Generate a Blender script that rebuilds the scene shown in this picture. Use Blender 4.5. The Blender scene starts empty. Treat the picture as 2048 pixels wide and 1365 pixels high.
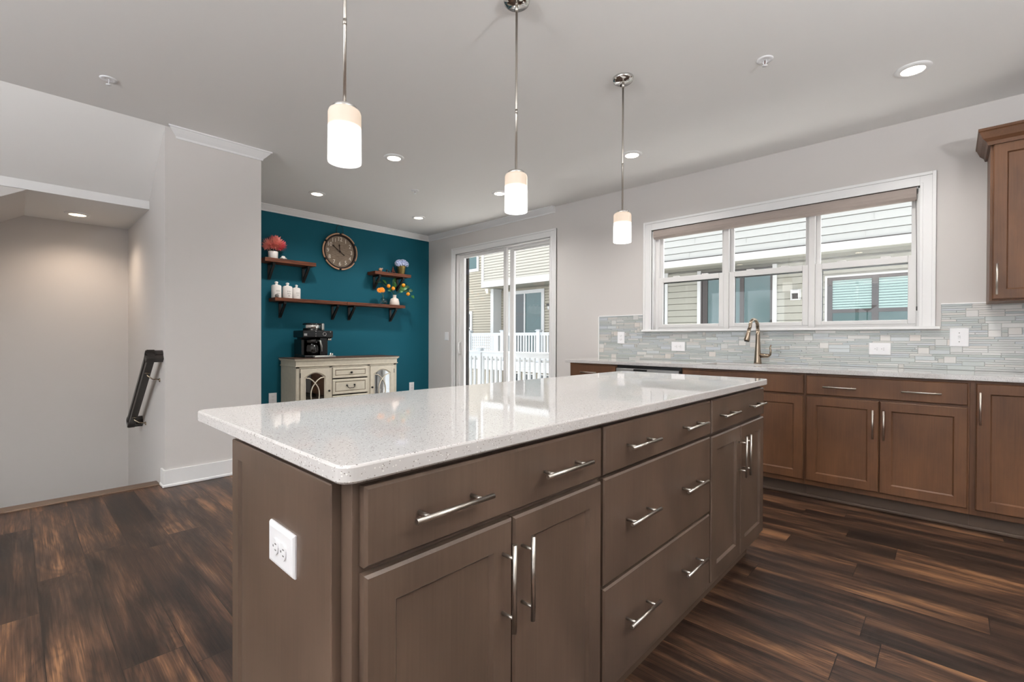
import bpy, bmesh, math, random
from mathutils import Vector, Matrix
random.seed(7)
S = bpy.context.scene
C = S.collection
PI = math.pi

# ------------------------------------------------------------------ camera
def make_camera():
    f, yaw, pitch, roll, h = 935.33, 43.1312, -0.3512, 0.197, 1.115
    cx, cy = 1024.06, 684.62
    y, p, r = (math.radians(a) for a in (yaw, pitch, roll))
    F = Vector((-math.sin(y) * math.cos(p), math.cos(y) * math.cos(p), math.sin(p)))
    R = Vector((math.cos(y), math.sin(y), 0))
    U = R.cross(F)
    R2 = R * math.cos(r) + U * math.sin(r)
    U2 = -R * math.sin(r) + U * math.cos(r)
    cd = bpy.data.cameras.new('camera')
    cd.sensor_width = 36
    cd.lens = f / 2048 * 36
    cd.shift_x = -(cx - 1024) / 2048
    cd.shift_y = (cy - 682.5) / 2048
    cd.clip_start = 0.02
    o = bpy.data.objects.new('camera', cd)
    C.objects.link(o)
    M = Matrix((R2, U2, -F)).transposed().to_4x4()
    M.translation = (0, 0, h)
    o.matrix_world = M
    S.camera = o
make_camera()

# ------------------------------------------------------------------ world, exposure
W_, TX, ZC, KX = 4.406, -5.899, 2.692, -4.264      # sink wall, teal wall, ceiling, column face
S.view_settings.view_transform = 'Standard'
S.view_settings.look = 'None'
S.view_settings.gamma = 1
S.view_settings.use_curve_mapping = False
S.view_settings.exposure = 0.1
wd = bpy.data.worlds.new('overcast_sky')
S.world = wd
wd.use_nodes = True
bgn = wd.node_tree.nodes['Background']
bgn.inputs[0].default_value = (0.9, 0.95, 1.0, 1)
bgn.inputs[1].default_value = 2.7

sd = bpy.data.lights.new('sun', 'SUN'); sd.energy = 18; sd.angle = .05; sd.color = (1, .97, .92)
so_ = bpy.data.objects.new('sun', sd); C.objects.link(so_)
so_.rotation_euler = Vector((.15, -math.cos(math.radians(72)), -math.sin(math.radians(72)))).to_track_quat('-Z', 'Y').to_euler()

def portal(name, loc, rot, sx, sy):
    d = bpy.data.lights.new(name, 'AREA')
    d.shape = 'RECTANGLE'; d.size = sx; d.size_y = sy
    d.cycles.is_portal = True
    o = bpy.data.objects.new(name, d)
    o.location = loc; o.rotation_euler = rot
    C.objects.link(o)
portal('daylight_portal', (-1.18, W_ + .25, 1.73), (-PI / 2, 0, 0), 2.1, 1.0)
portal('daylight_portal', (-4.36, W_ + .25, 1.2), (-PI / 2, 0, 0), 1.8, 2.4)
RWX = (-3.9, -1.55, 0.8)                          # centres of added rear windows, out of view, for fill daylight
for x_ in RWX:
    portal('daylight_portal', (x_, -4.3, 1.4), (PI / 2, 0, 0), 1.9, 2.1)

# ------------------------------------------------------------------ materials
def lin(c):
    return tuple(((v / 255) / 12.92 if v / 255 <= .04045 else ((v / 255 + .055) / 1.055) ** 2.4) for v in c) + (1,)

def mat(name, rgb=(200, 200, 200), rough=.5, metal=0, coat=0, spec=.5, noise=0, nscale=8, stretch=(1, 1, 1), bump=0, bscale=200, emis=None, estr=0, rgb2=None):
    m = bpy.data.materials.new(name); m.use_nodes = True
    nt = m.node_tree; b = nt.nodes['Principled BSDF']
    b.inputs['Base Color'].default_value = lin(rgb)
    b.inputs['Roughness'].default_value = rough
    b.inputs['Metallic'].default_value = metal
    b.inputs['Coat Weight'].default_value = coat
    b.inputs['Coat Roughness'].default_value = .15
    b.inputs['Specular IOR Level'].default_value = spec
    if noise or bump:
        tc = nt.nodes.new('ShaderNodeTexCoord'); mp = nt.nodes.new('ShaderNodeMapping')
        mp.inputs['Scale'].default_value = stretch
        nt.links.new(tc.outputs['Object'], mp.inputs[0])
    if noise:
        n = nt.nodes.new('ShaderNodeTexNoise'); n.inputs['Scale'].default_value = nscale; n.inputs['Detail'].default_value = 6
        nt.links.new(mp.outputs[0], n.inputs['Vector'])
        mx = nt.nodes.new('ShaderNodeMix'); mx.data_type = 'RGBA'
        c = lin(rgb); c2 = lin(rgb2) if rgb2 else tuple(v * (1 - noise) for v in c[:3]) + (1,)
        mx.inputs[6].default_value = c; mx.inputs[7].default_value = c2
        rp = nt.nodes.new('ShaderNodeValToRGB'); rp.color_ramp.elements[0].position = .35; rp.color_ramp.elements[1].position = .65
        nt.links.new(n.outputs[0], rp.inputs[0]); nt.links.new(rp.outputs[0], mx.inputs[0])
        nt.links.new(mx.outputs[2], b.inputs['Base Color'])
    if bump:
        n2 = nt.nodes.new('ShaderNodeTexNoise'); n2.inputs['Scale'].default_value = bscale
        nt.links.new(mp.outputs[0], n2.inputs['Vector'])
        bp = nt.nodes.new('ShaderNodeBump'); bp.inputs['Strength'].default_value = bump; bp.inputs['Distance'].default_value = .002
        nt.links.new(n2.outputs[0], bp.inputs['Height']); nt.links.new(bp.outputs[0], b.inputs['Normal'])
    if emis:
        b.inputs['Emission Color'].default_value = lin(emis); b.inputs['Emission Strength'].default_value = estr
    return m

def glass_mat(name, tint=(1, 1, 1), rough=0.0, f=1.0):
    m = bpy.data.materials.new(name); m.use_nodes = True
    nt = m.node_tree; nt.nodes.clear()
    out = nt.nodes.new('ShaderNodeOutputMaterial'); mx = nt.nodes.new('ShaderNodeMixShader')
    t = nt.nodes.new('ShaderNodeBsdfTransparent'); t.inputs[0].default_value = tint + (1,)
    g = nt.nodes.new('ShaderNodeBsdfGlossy'); g.inputs['Roughness'].default_value = rough
    fr = nt.nodes.new('ShaderNodeLayerWeight'); fr.inputs[0].default_value = .5
    pw = nt.nodes.new('ShaderNodeMath'); pw.operation = 'POWER'; pw.inputs[1].default_value = 5
    mu = nt.nodes.new('ShaderNodeMath'); mu.operation = 'MULTIPLY_ADD'; mu.inputs[1].default_value = .9; mu.inputs[2].default_value = .035 * f
    nt.links.new(fr.outputs['Facing'], pw.inputs[0]); nt.links.new(pw.outputs[0], mu.inputs[0]); nt.links.new(mu.outputs[0], mx.inputs[0])
    nt.links.new(t.outputs[0], mx.inputs[1]); nt.links.new(g.outputs[0], mx.inputs[2]); nt.links.new(mx.outputs[0], out.inputs[0])
    return m

M = {}
M['wall'] = mat('greige_wall_paint', (208, 204, 201), .75, bump=.06, bscale=350)
M['ceil'] = mat('ceiling_paint', (233, 232, 230), .85, bump=.06, bscale=350)
M['teal'] = mat('teal_wall_paint', (12, 87, 104), .7, spec=.25, bump=.06, bscale=350)
M['trim'] = mat('white_trim_paint', (232, 232, 232), .4)
M['vinyl'] = mat('white_vinyl', (226, 225, 224), .4)
M['glass'] = glass_mat('window_glass')
M['clear'] = glass_mat('clear_glass', (.9, .95, .95), 0, 1.6)
M['mirglass'] = glass_mat('reflective_cabinet_glass', (.9, .92, .92), 0, 9)
M['smoke'] = glass_mat('smoky_glass', (.25, .25, .27), 0.02, 1.8)
M['steel'] = mat('brushed_nickel', (196, 190, 182), .28, 1)
M['chrome'] = mat('polished_chrome', (215, 213, 210), .12, 1)
M['stain'] = mat('stainless_steel', (170, 170, 168), .3, 1)
M['nickel'] = mat('spot_resist_nickel', (160, 145, 128), .22, 1)
M['plate'] = mat('white_plastic', (236, 236, 238), .3)
M['slot'] = mat('dark_slot', (104, 102, 100), .6)
M['black'] = mat('black_plastic', (14, 14, 15), .25)
M['iron'] = mat('black_iron', (22, 19, 18), .5)
M['rail'] = mat('dark_stained_rail', (42, 36, 33), .35, noise=.3, nscale=4, stretch=(2, 2, 30))
M['shelfw'] = mat('walnut_shelf_wood', (118, 66, 40), .5, spec=.3, rgb2=(76, 40, 26), noise=.4, nscale=6, stretch=(14, 1.2, 14))
M['nosing'] = mat('brown_stair_nosing', (104, 82, 66), .45, noise=.25, nscale=5, stretch=(20, 1, 20))
M['toe'] = mat('toe_kick_wood', (76, 60, 48), .55)
M['cream'] = mat('distressed_cream_paint', (224, 216, 198), .5, noise=.08, nscale=25)
M['glaze'] = mat('dark_glaze_line', (120, 104, 84), .6)
M['sbtop'] = mat('weathered_brown_top', (92, 66, 50), .5, noise=.4, nscale=8, stretch=(12, 1, 12))
M['sbin'] = mat('cabinet_interior', (96, 84, 70), .7)
M['taupe'] = mat('taupe_shade_fabric', (166, 154, 147), .8, noise=.06, nscale=40, stretch=(.5, 1, 10))
M['darkgap'] = mat('dark_gasket', (48, 56, 54), .6)
M['ceramic'] = mat('white_ceramic', (232, 228, 224), .25)
M['ivory'] = mat('ivory_ceramic', (222, 210, 200), .4)
M['ink'] = mat('grey_lettering', (120, 116, 112), .6)
M['brass'] = mat('antique_gold', (150, 132, 80), .35, .85, noise=.3, nscale=20)
M['copper'] = mat('copper_wood_band', (206, 162, 128), .4, noise=.2, nscale=12)
M['bronze'] = mat('dark_bronze', (44, 28, 22), .4, .4)
M['clockf'] = mat('weathered_clock_face', (150, 134, 116), .7, rgb2=(118, 100, 84), noise=.4, nscale=9, stretch=(4, 2, 26))
M['numeral'] = mat('cream_numerals', (236, 228, 214), .6)
M['coral'] = mat('coral_petal', (255, 150, 146), .6, noise=.3, nscale=14, rgb2=(255, 190, 172))
M['pink'] = mat('deep_pink_petal', (242, 98, 122), .6, noise=.3, nscale=14, rgb2=(252, 148, 146))
M['hyd'] = mat('pale_blue_petal', (206, 214, 238), .6, noise=.25, nscale=30, rgb2=(178, 192, 232))
M['leaf'] = mat('green_leaf', (58, 118, 48), .45, noise=.3, nscale=18, rgb2=(34, 84, 34))
M['dleaf'] = mat('dark_green_leaf', (34, 76, 44), .5)
M['stem'] = mat('green_stem', (70, 96, 46), .6)
M['orange'] = mat('orange_fruit', (240, 152, 30), .4)
M['daisy'] = mat('orange_petal', (244, 148, 20), .6, noise=.2, nscale=30)
M['rust'] = mat('rust_brown_metal', (112, 56, 40), .45, .3)
M['water'] = glass_mat('vase_water', (.85, .9, .9))
# exterior
M['wsid'] = mat('white_fibre_siding', (159, 159, 155), .7)
M['gsid'] = mat('greige_siding', (146, 144, 133), .7)
M['bsid'] = mat('beige_vinyl_siding', (155, 148, 133), .65)
M['bsidl'] = mat('light_beige_vinyl_siding', (164, 160, 150), .65)
M['extw'] = mat('exterior_white_trim', (186, 186, 184), .6)
M['soff'] = mat('grey_soffit', (132, 130, 119), .9, noise=.25, nscale=60)
M['pvc'] = mat('white_pvc_rail', (168, 172, 175), .4)
M['dkfr'] = mat('dark_window_frame', (52, 46, 44), .5)
M['tealgl'] = mat('teal_reflection_pane', (35, 70, 70), .12, spec=.9)  # teal of the reflections is put into the pane colour
M['dkgl'] = mat('dark_tinted_pane', (24, 34, 35), .12, spec=.9)
M['blind'] = mat('pale_blind', (137, 161, 156), .5)
M['ground'] = mat('concrete_drive', (214, 213, 210), .9, noise=.15, nscale=2)
M['deckb'] = mat('grey_deck_board', (214, 212, 208), .7, noise=.2, nscale=3, stretch=(1, 12, 1))

def emit_mat(name, rgb, s):
    return mat(name, rgb, .5, emis=rgb, estr=s)
M['lens'] = emit_mat('lit_downlight_lens', (255, 238, 214), 9)
M['lensw'] = emit_mat('lit_warm_downlight_lens', (255, 222, 178), 9)

def shade_mat():
    m = mat('lit_opal_glass', (250, 245, 238), .25)
    nt = m.node_tree; b = nt.nodes['Principled BSDF']
    tc = nt.nodes.new('ShaderNodeTexCoord'); sx = nt.nodes.new('ShaderNodeSeparateXYZ')
    nt.links.new(tc.outputs['Generated'], sx.inputs[0])
    r = nt.nodes.new('ShaderNodeValToRGB'); e = r.color_ramp.elements
    e[0].position = .5; e[0].color = (4, 3.9, 3.7, 1); e[1].position = .68; e[1].color = (.52, .39, .27, 1)
    nt.links.new(sx.outputs[2], r.inputs[0]); nt.links.new(r.outputs[0], b.inputs['Emission Color'])
    b.inputs['Emission Strength'].default_value = 1.0
    b.inputs['Base Color'].default_value = (.45, .42, .4, 1)
    return m
M['opal'] = shade_mat()

def wood_cab(name, a, b2, rough, k=1):
    m = mat(name, a, rough, coat=.25)
    nt = m.node_tree; b = nt.nodes['Principled BSDF']
    b.inputs['Coat Roughness'].default_value = .3; b.inputs['Coat Weight'].default_value = .25 * k; b.inputs['Specular IOR Level'].default_value = .2 + .3 * k
    tc = nt.nodes.new('ShaderNodeTexCoord')
    mp = nt.nodes.new('ShaderNodeMapping'); mp.inputs['Scale'].default_value = (1, 1, .45)
    mg = nt.nodes.new('ShaderNodeMapping'); mg.inputs['Scale'].default_value = (1, 1, .03)
    n = nt.nodes.new('ShaderNodeTexNoise'); n.inputs['Scale'].default_value = 6; n.inputs['Detail'].default_value = 4
    g = nt.nodes.new('ShaderNodeTexNoise'); g.inputs['Scale'].default_value = 160; g.inputs['Detail'].default_value = 3
    nt.links.new(tc.outputs['Object'], mp.inputs[0]); nt.links.new(tc.outputs['Object'], mg.inputs[0])
    nt.links.new(mp.outputs[0], n.inputs['Vector']); nt.links.new(mg.outputs[0], g.inputs['Vector'])
    ad = nt.nodes.new('ShaderNodeMath'); ad.operation = 'MULTIPLY_ADD'; ad.inputs[1].default_value = .3
    nt.links.new(g.outputs[0], ad.inputs[0]); nt.links.new(n.outputs[0], ad.inputs[2])
    rp = nt.nodes.new('ShaderNodeValToRGB'); rp.color_ramp.elements[0].position = .45; rp.color_ramp.elements[1].position = .85
    rp.color_ramp.elements[0].color = lin(b2); rp.color_ramp.elements[1].color = lin(a)
    nt.links.new(ad.outputs[0], rp.inputs[0]); nt.links.new(rp.outputs[0], b.inputs['Base Color'])
    return m
M['cab'] = wood_cab('stained_maple_cabinet', (93, 76, 64), (72, 58, 48), .38)
M['cabw'] = wood_cab('warm_stained_maple_cabinet', (108, 73, 48), (80, 53, 35), .42, .4)

def quartz():
    m = mat('white_speckled_quartz', (208, 205, 203), .035, coat=.0, spec=.6)
    nt = m.node_tree; b = nt.nodes['Principled BSDF']
    tc = nt.nodes.new('ShaderNodeTexCoord')
    base = None
    prev = None
    for sc, th, col in ((230, .13, (150, 144, 138)), (90, .07, (140, 134, 128)), (150, .10, (238, 236, 232))):
        v = nt.nodes.new('ShaderNodeTexVoronoi'); v.inputs['Scale'].default_value = sc
        nt.links.new(tc.outputs['Object'], v.inputs['Vector'])
        # only some of the cells carry a chip
        sp = nt.nodes.new('ShaderNodeSeparateColor'); nt.links.new(v.outputs['Color'], sp.inputs[0])
        gt = nt.nodes.new('ShaderNodeMath'); gt.operation = 'GREATER_THAN'; gt.inputs[1].default_value = .62
        nt.links.new(sp.outputs[0], gt.inputs[0])
        lt = nt.nodes.new('ShaderNodeMath'); lt.operation = 'LESS_THAN'; lt.inputs[1].default_value = th * 2.2
        nt.links.new(v.outputs['Distance'], lt.inputs[0])
        mu = nt.nodes.new('ShaderNodeMath'); mu.operation = 'MULTIPLY'
        nt.links.new(gt.outputs[0], mu.inputs[0]); nt.links.new(lt.outputs[0], mu.inputs[1])
        mx = nt.nodes.new('ShaderNodeMix'); mx.data_type = 'RGBA'
        nt.links.new(mu.outputs[0], mx.inputs[0])
        if prev is None: mx.inputs[6].default_value = lin((208, 205, 203))
        else: nt.links.new(prev.outputs[2], mx.inputs[6])
        mx.inputs[7].default_value = lin(col)
        prev = mx
    nt.links.new(prev.outputs[2], b.inputs['Base Color'])
    return m
M['quartz'] = quartz()

def floor_mat():
    m = bpy.data.materials.new('dark_walnut_plank_floor'); m.use_nodes = True
    nt = m.node_tree; b = nt.nodes['Principled BSDF']; L = nt.links
    def N(t, **k):
        n = nt.nodes.new('ShaderNode' + t)
        for a, v in k.items(): setattr(n, a, v)
        return n
    def math_(op, a, b_=None, c=None):
        n = N('Math', operation=op)
        for i, v in enumerate((a, b_, c)):
            if v is None: continue
            if isinstance(v, (int, float)): n.inputs[i].default_value = v
            else: L.new(v, n.inputs[i])
        return n.outputs[0]
    tc = N('TexCoord'); sp = N('SeparateXYZ'); L.new(tc.outputs['Object'], sp.inputs[0])
    x, y = sp.outputs[0], sp.outputs[1]
    w, ln = .1755, 1.22
    yy = math_('DIVIDE', math_('SUBTRACT', y, 2.003 - 40 * w), w)
    row = math_('FLOOR', yy); fy = math_('FRACT', yy)
    wn = N('TexWhiteNoise', noise_dimensions='1D'); L.new(row, wn.inputs['W'])
    xx = math_('ADD', math_('DIVIDE', x, ln), wn.outputs['Value'])
    col = math_('FLOOR', xx); fx = math_('FRACT', xx)
    cb = N('CombineXYZ'); L.new(row, cb.inputs[0]); L.new(col, cb.inputs[1])
    wp = N('TexWhiteNoise', noise_dimensions='2D'); L.new(cb.outputs[0], wp.inputs['Vector'])
    pid = wp.outputs['Value']
    # gaps
    ey = math_('MINIMUM', fy, math_('SUBTRACT', 1, fy)); ex = math_('MINIMUM', fx, math_('SUBTRACT', 1, fx))
    gy = math_('LESS_THAN', ey, .009); gx = math_('LESS_THAN', ex, .0013)
    gap = math_('MAXIMUM', gy, gx)
    off = math_('MULTIPLY', pid, 37.0)
    def vec(sx, sy, zz):
        c = N('CombineXYZ')
        L.new(math_('ADD', math_('MULTIPLY', x, sx), off), c.inputs[0]); L.new(math_('MULTIPLY', y, sy), c.inputs[1]); L.new(zz, c.inputs[2])
        return c.outputs[0]
    def noise(v, sc, det, rough=.55, dist=0):
        n = N('TexNoise'); L.new(v, n.inputs['Vector']); n.inputs['Scale'].default_value = sc
        n.inputs['Detail'].default_value = det; n.inputs['Roughness'].default_value = rough; n.inputs['Distortion'].default_value = dist
        return n.outputs[0]
    n1 = noise(vec(1.0, 7.0, off), 1.5, 3, .5, .4)            # broad light and dark bands
    n2 = noise(vec(1.6, 22.0, off), 1.6, 4, .6, .5)           # streaks
    n3 = noise(vec(3.5, 160.0, off), 1.4, 3, .6)              # fine grain
    rings = math_('ABSOLUTE', math_('SINE', math_('MULTIPLY', noise(vec(.8, 5.0, off), 1.5, 1, .4, .6), 48.0)))
    v = math_('ADD', math_('MULTIPLY', n1, .75), math_('MULTIPLY', n2, .38))
    v = math_('ADD', v, math_('MULTIPLY', n3, .36))
    v = math_('ADD', v, math_('MULTIPLY', rings, .05))
    v = math_('ADD', v, math_('MULTIPLY', math_('SUBTRACT', pid, .5), .13))
    rp = N('ValToRGB'); e = rp.color_ramp.elements
    e[0].position = .55; e[0].color = lin((20, 14, 11))
    e[1].position = 1.0; e[1].color = lin((128, 92, 64))
    for ps, cl in ((.66, (36, 25, 19)), (.76, (51, 36, 28)), (.87, (80, 56, 41))):
        k = rp.color_ramp.elements.new(ps); k.color = lin(cl)
    L.new(v, rp.inputs[0])
    mx = N('Mix', data_type='RGBA'); L.new(gap, mx.inputs[0]); L.new(rp.outputs[0], mx.inputs[6]); mx.inputs[7].default_value = lin((26, 18, 14))
    L.new(mx.outputs[2], b.inputs['Base Color'])
    b.inputs['Roughness'].default_value = .4; b.inputs['Specular IOR Level'].default_value = .3
    bp = N('Bump'); bp.inputs['Strength'].default_value = .25; bp.inputs['Distance'].default_value = .002
    L.new(math_('SUBTRACT', n3, math_('MULTIPLY', gap, 1.0)), bp.inputs['Height']); L.new(bp.outputs[0], b.inputs['Normal'])
    return m
M['floor'] = floor_mat()

def mosaic_mat():
    m = mat('glass_mosaic_tile', (190, 194, 192), .16)
    nt = m.node_tree; b = nt.nodes['Principled BSDF']
    a = nt.nodes.new('ShaderNodeVertexColor'); a.layer_name = 'tile_colour'
    nt.links.new(a.outputs[0], b.inputs['Base Color'])
    return m
M['mosaic'] = mosaic_mat()

# ------------------------------------------------------------------ mesh builder
def FY(y0):                      # a face that looks towards -y : (along x, outwards, up)
    return lambda u, o, z: Vector((u, y0 - o, z))
def FX(x0):                      # a face that looks towards +x : (along y, outwards, up)
    return lambda u, o, z: Vector((x0 + o, u, z))
ID = lambda a, b, c: Vector((a, b, c))

class MB:
    def __init__(self, mp=ID):
        self.bm = bmesh.new(); self.mp = mp; self.mi = 0; self.smooth = set()
    def _new(self, faces, smooth=False):
        for f in faces:
            f.material_index = self.mi
            f.smooth = smooth
    def box(self, u0, u1, o0, o1, z0, z1, bev=0, seg=2):
        a, b = self.mp(u0, o0, z0), self.mp(u1, o1, z1)
        lo = Vector((min(a[i], b[i]) for i in range(3))); hi = Vector((max(a[i], b[i]) for i in range(3)))
        vs = [self.bm.verts.new((x, y, z)) for x in (lo.x, hi.x) for y in (lo.y, hi.y) for z in (lo.z, hi.z)]
        fs = [self.bm.faces.new([vs[i] for i in q]) for q in ((0, 1, 3, 2), (4, 6, 7, 5), (0, 4, 5, 1), (2, 3, 7, 6), (0, 2, 6, 4), (1, 5, 7, 3))]
        self._new(fs)
        if bev:
            es = list({e for f in fs for e in f.edges})
            r = bmesh.ops.bevel(self.bm, geom=es, offset=min(bev, min(hi - lo) * .45), segments=seg, profile=.5, affect='EDGES')
            for f in r['faces']: f.material_index = self.mi
        return self
    def tube(self, pts, r, seg=12, cap=True, mapped=True):
        P = [self.mp(*p) if mapped else Vector(p) for p in pts]
        rs = r if isinstance(r, (list, tuple)) else [r] * len(P)
        rings = []; up = None
        for i, p in enumerate(P):
            t = (P[min(i + 1, len(P) - 1)] - P[max(i - 1, 0)]).normalized()
            if up is None:
                up = Vector((0, 0, 1)) if abs(t.z) < .9 else Vector((1, 0, 0))
            s = t.cross(up)
            if s.length < 1e-5: s = t.orthogonal()
            s.normalize(); n = s.cross(t).normalized(); up = n
            rings.append([self.bm.verts.new(p + (s * math.cos(2 * PI * k / seg) + n * math.sin(2 * PI * k / seg)) * rs[i]) for k in range(seg)])
        fs = []
        for a, b in zip(rings, rings[1:]):
            for k in range(seg):
                fs.append(self.bm.faces.new((a[k], a[(k + 1) % seg], b[(k + 1) % seg], b[k])))
        self._new(fs, True)
        if cap:
            self._new([self.bm.faces.new(rings[0][::-1]), self.bm.faces.new(rings[-1])])
        return self
    def lathe(self, prof, c, axis='Z', seg=28, scale=(1, 1), smooth=True, flute=0, nfl=0):
        # prof: (radius, height) from the bottom up, about centre c
        c = Vector(c); rings = []
        for r, h in prof:
            ring = []
            for k in range(seg):
                a = 2 * PI * k / seg
                rr = r * (1 + (flute * math.cos(nfl * a) if flute else 0))
                x, y = rr * math.cos(a) * scale[0], rr * math.sin(a) * scale[1]
                d = {'Z': Vector((x, y, h)), 'X': Vector((h, x, y)), 'Y': Vector((x, h, y)), '-Y': Vector((x, -h, y))}[axis]
                ring.append(self.bm.verts.new(c + d))
            rings.append(ring)
        fs = []
        for a, b in zip(rings, rings[1:]):
            for k in range(seg):
                fs.append(self.bm.faces.new((a[k], a[(k + 1) % seg], b[(k + 1) % seg], b[k])))
        self._new(fs, smooth)
        if prof[0][0] > 1e-6: self._new([self.bm.faces.new(rings[0][::-1])])
        if prof[-1][0] > 1e-6: self._new([self.bm.faces.new(rings[-1])])
        return self
    def ring(self, c, R, r, axis='X', seg=40, sg=8, sy=1.0):   # torus, sy squashes the tube along the axis
        c = Vector(c); g = []
        for k in range(seg):
            a = 2 * PI * k / seg; row = []
            for j in range(sg):
                b = 2 * PI * j / sg
                rr = R + r * math.cos(b); h = r * sy * math.sin(b)
                p = {'X': (h, rr * math.cos(a), rr * math.sin(a)), 'Z': (rr * math.cos(a), rr * math.sin(a), h), 'Y': (rr * math.cos(a), h, rr * math.sin(a))}[axis]
                row.append(self.bm.verts.new(c + Vector(p)))
            g.append(row)
        self._new([self.bm.faces.new((g[k][j], g[(k + 1) % seg][j], g[(k + 1) % seg][(j + 1) % sg], g[k][(j + 1) % sg])) for k in range(seg) for j in range(sg)], True)
        return self
    def prism(self, poly, d0, d1, fn):
        # poly of 2D points, fn(p, q, d) -> 3D ; extruded from d0 to d1
        a = [self.bm.verts.new(fn(p[0], p[1], d0)) for p in poly]
        b = [self.bm.verts.new(fn(p[0], p[1], d1)) for p in poly]
        n = len(poly)
        fs = [self.bm.faces.new(a[::-1]), self.bm.faces.new(b)]
        fs += [self.bm.faces.new((a[i], a[(i + 1) % n], b[(i + 1) % n], b[i])) for i in range(n)]
        self._new(fs)
        return self
    def rings(self, u0, u1, z0, z1, prof, o0=0):
        # a rectangular panel made of nested rectangles: prof = [(inset, outwards), ...]
        R = []
        for ins, o in prof:
            R.append([self.bm.verts.new(self.mp(u, o + o0, z)) for u, z in ((u0 + ins, z0 + ins), (u1 - ins, z0 + ins), (u1 - ins, z1 - ins), (u0 + ins, z1 - ins))])
        fs = [self.bm.faces.new(R[0][::-1]), self.bm.faces.new(R[-1])]
        for a, b in zip(R, R[1:]):
            for k in range(4):
                fs.append(self.bm.faces.new((a[k], a[(k + 1) % 4], b[(k + 1) % 4], b[k])))
        self._new(fs)
        return self
    def sphere(self, c, r, sc=(1, 1, 1), sub=2):
        m = Matrix.Translation(Vector(c)) @ Matrix.Diagonal(Vector((r * sc[0], r * sc[1], r * sc[2], 1)))
        g = bmesh.ops.create_icosphere(self.bm, subdivisions=sub, radius=1, matrix=m)
        fs = {f for v in g['verts'] for f in v.link_faces}
        self._new(fs, True)
        return self
    def leafs(self, base, tip, width, bend=.0, nrm=None, n=5, thick=.0):
        # one leaf or petal as a curved strip from base to tip
        base, tip = Vector(base), Vector(tip)
        d = tip - base; nrm = Vector(nrm) if nrm else Vector((0, 0, 1))
        s = d.cross(nrm)
        if s.length < 1e-6: s = d.orthogonal()
        s.normalize(); up = s.cross(d).normalized()
        prev = None
        for i in range(n + 1):
            t = i / n
            w = width * math.sin(PI * min(.98, .06 + t * .94)) ** .8 * .5
            p = base + d * t + up * bend * math.sin(PI * t)
            cur = (self.bm.verts.new(p - s * w), self.bm.verts.new(p - up * w * .3), self.bm.verts.new(p + s * w))
            if prev:
                self._new([self.bm.faces.new((prev[0], prev[1], cur[1], cur[0])), self.bm.faces.new((prev[1], prev[2], cur[2], cur[1]))], True)
            prev = cur
        return self
    def text(self, body, size, place, depth=.002, align='CENTER'):
        cu = bpy.data.curves.new('t', 'FONT'); cu.body = body; cu.size = size; cu.extrude = depth / 2
        cu.align_x = align; cu.align_y = 'CENTER'; cu.resolution_u = 3
        ob = bpy.data.objects.new('t', cu); C.objects.link(ob)
        bpy.context.view_layer.update()
        me = bpy.data.meshes.new_from_object(ob.evaluated_get(bpy.context.evaluated_depsgraph_get()))
        vs = [self.bm.verts.new(place(*v.co)) for v in me.vertices]
        fs = []
        for p in me.polygons:
            try: fs.append(self.bm.faces.new([vs[i] for i in p.vertices]))
            except ValueError: pass
        self._new(fs)
        bpy.data.objects.remove(ob); bpy.data.curves.remove(cu); bpy.data.meshes.remove(me)
        return self
    def build(self, name, mats, parent=None, recalc=True):
        bm = self.bm
        if recalc: bmesh.ops.recalc_face_normals(bm, faces=bm.faces[:])
        lo = Vector((min(v.co[i] for v in bm.verts) for i in range(3))); hi = Vector((max(v.co[i] for v in bm.verts) for i in range(3)))
        c = (lo + hi) / 2
        keep = isinstance(mats, dict)
        bmesh.ops.translate(bm, vec=-c, verts=bm.verts[:])
        me = bpy.data.meshes.new(name); bm.to_mesh(me); bm.free()
        for m in (mats if isinstance(mats, (list, tuple)) else [mats]): me.materials.append(m)
        o = bpy.data.objects.new(name, me)
        C.objects.link(o)
        if parent:
            o.parent = parent; o.location = c - WL[parent]
        else: o.location = c
        WL[o] = c
        return o
WL = {}                          # where each object stands

def tag(o, label, cat, group=None):
    o['label'] = label; o['category'] = cat
    if group: o['group'] = group
    return o
def thing(name, label, cat, loc, group=None):
    o = bpy.data.objects.new(name, None); o.empty_display_size = .1
    C.objects.link(o); o.location = loc; WL[o] = Vector(loc)
    return tag(o, label, cat, group)
def struct(o):
    o['kind'] = 'structure'
    return o
def sroot(name, loc):
    o = bpy.data.objects.new(name, None); o.empty_display_size = .1
    C.objects.link(o); o.location = loc; WL[o] = Vector(loc)
    return struct(o)
def dup(root, loc, label, group=None):
    r = root.copy(); C.objects.link(r); r.location = loc; WL[r] = Vector(loc); r['label'] = label
    if group: r['group'] = group
    for ch in list(root.children):
        c = ch.copy(); C.objects.link(c); c.parent = r
        for g in list(ch.children):
            d = g.copy(); C.objects.link(d); d.parent = c
    return r

# ================================================================== THE ROOM
X0, X1, Y0 = TX, 2.4, -4.1
T = .16
# floor
b = MB()
b.box(-4.44, X1, Y0, W_ + T, -.25, 0); b.box(X0, -4.44, .9, W_, -.25, 0); b.box(X0, -4.44, Y0, -1.6, -.25, 0)
fl = struct(b.build('floor', M['floor']))
# object coordinates of the floor have to stay world coordinates for the plank pattern
for v in fl.data.vertices: v.co += fl.location
fl.location = (0, 0, 0)
# ceiling
b = MB()
b.box(-4.262, X1, Y0, W_ + T, ZC, ZC + .2); b.box(X0, -4.262, .775, W_ + T, ZC, ZC + .2); b.box(X0, -4.262, Y0, -1.6, ZC, ZC + .2)
struct(b.build('ceiling', M['ceil']))
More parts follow.
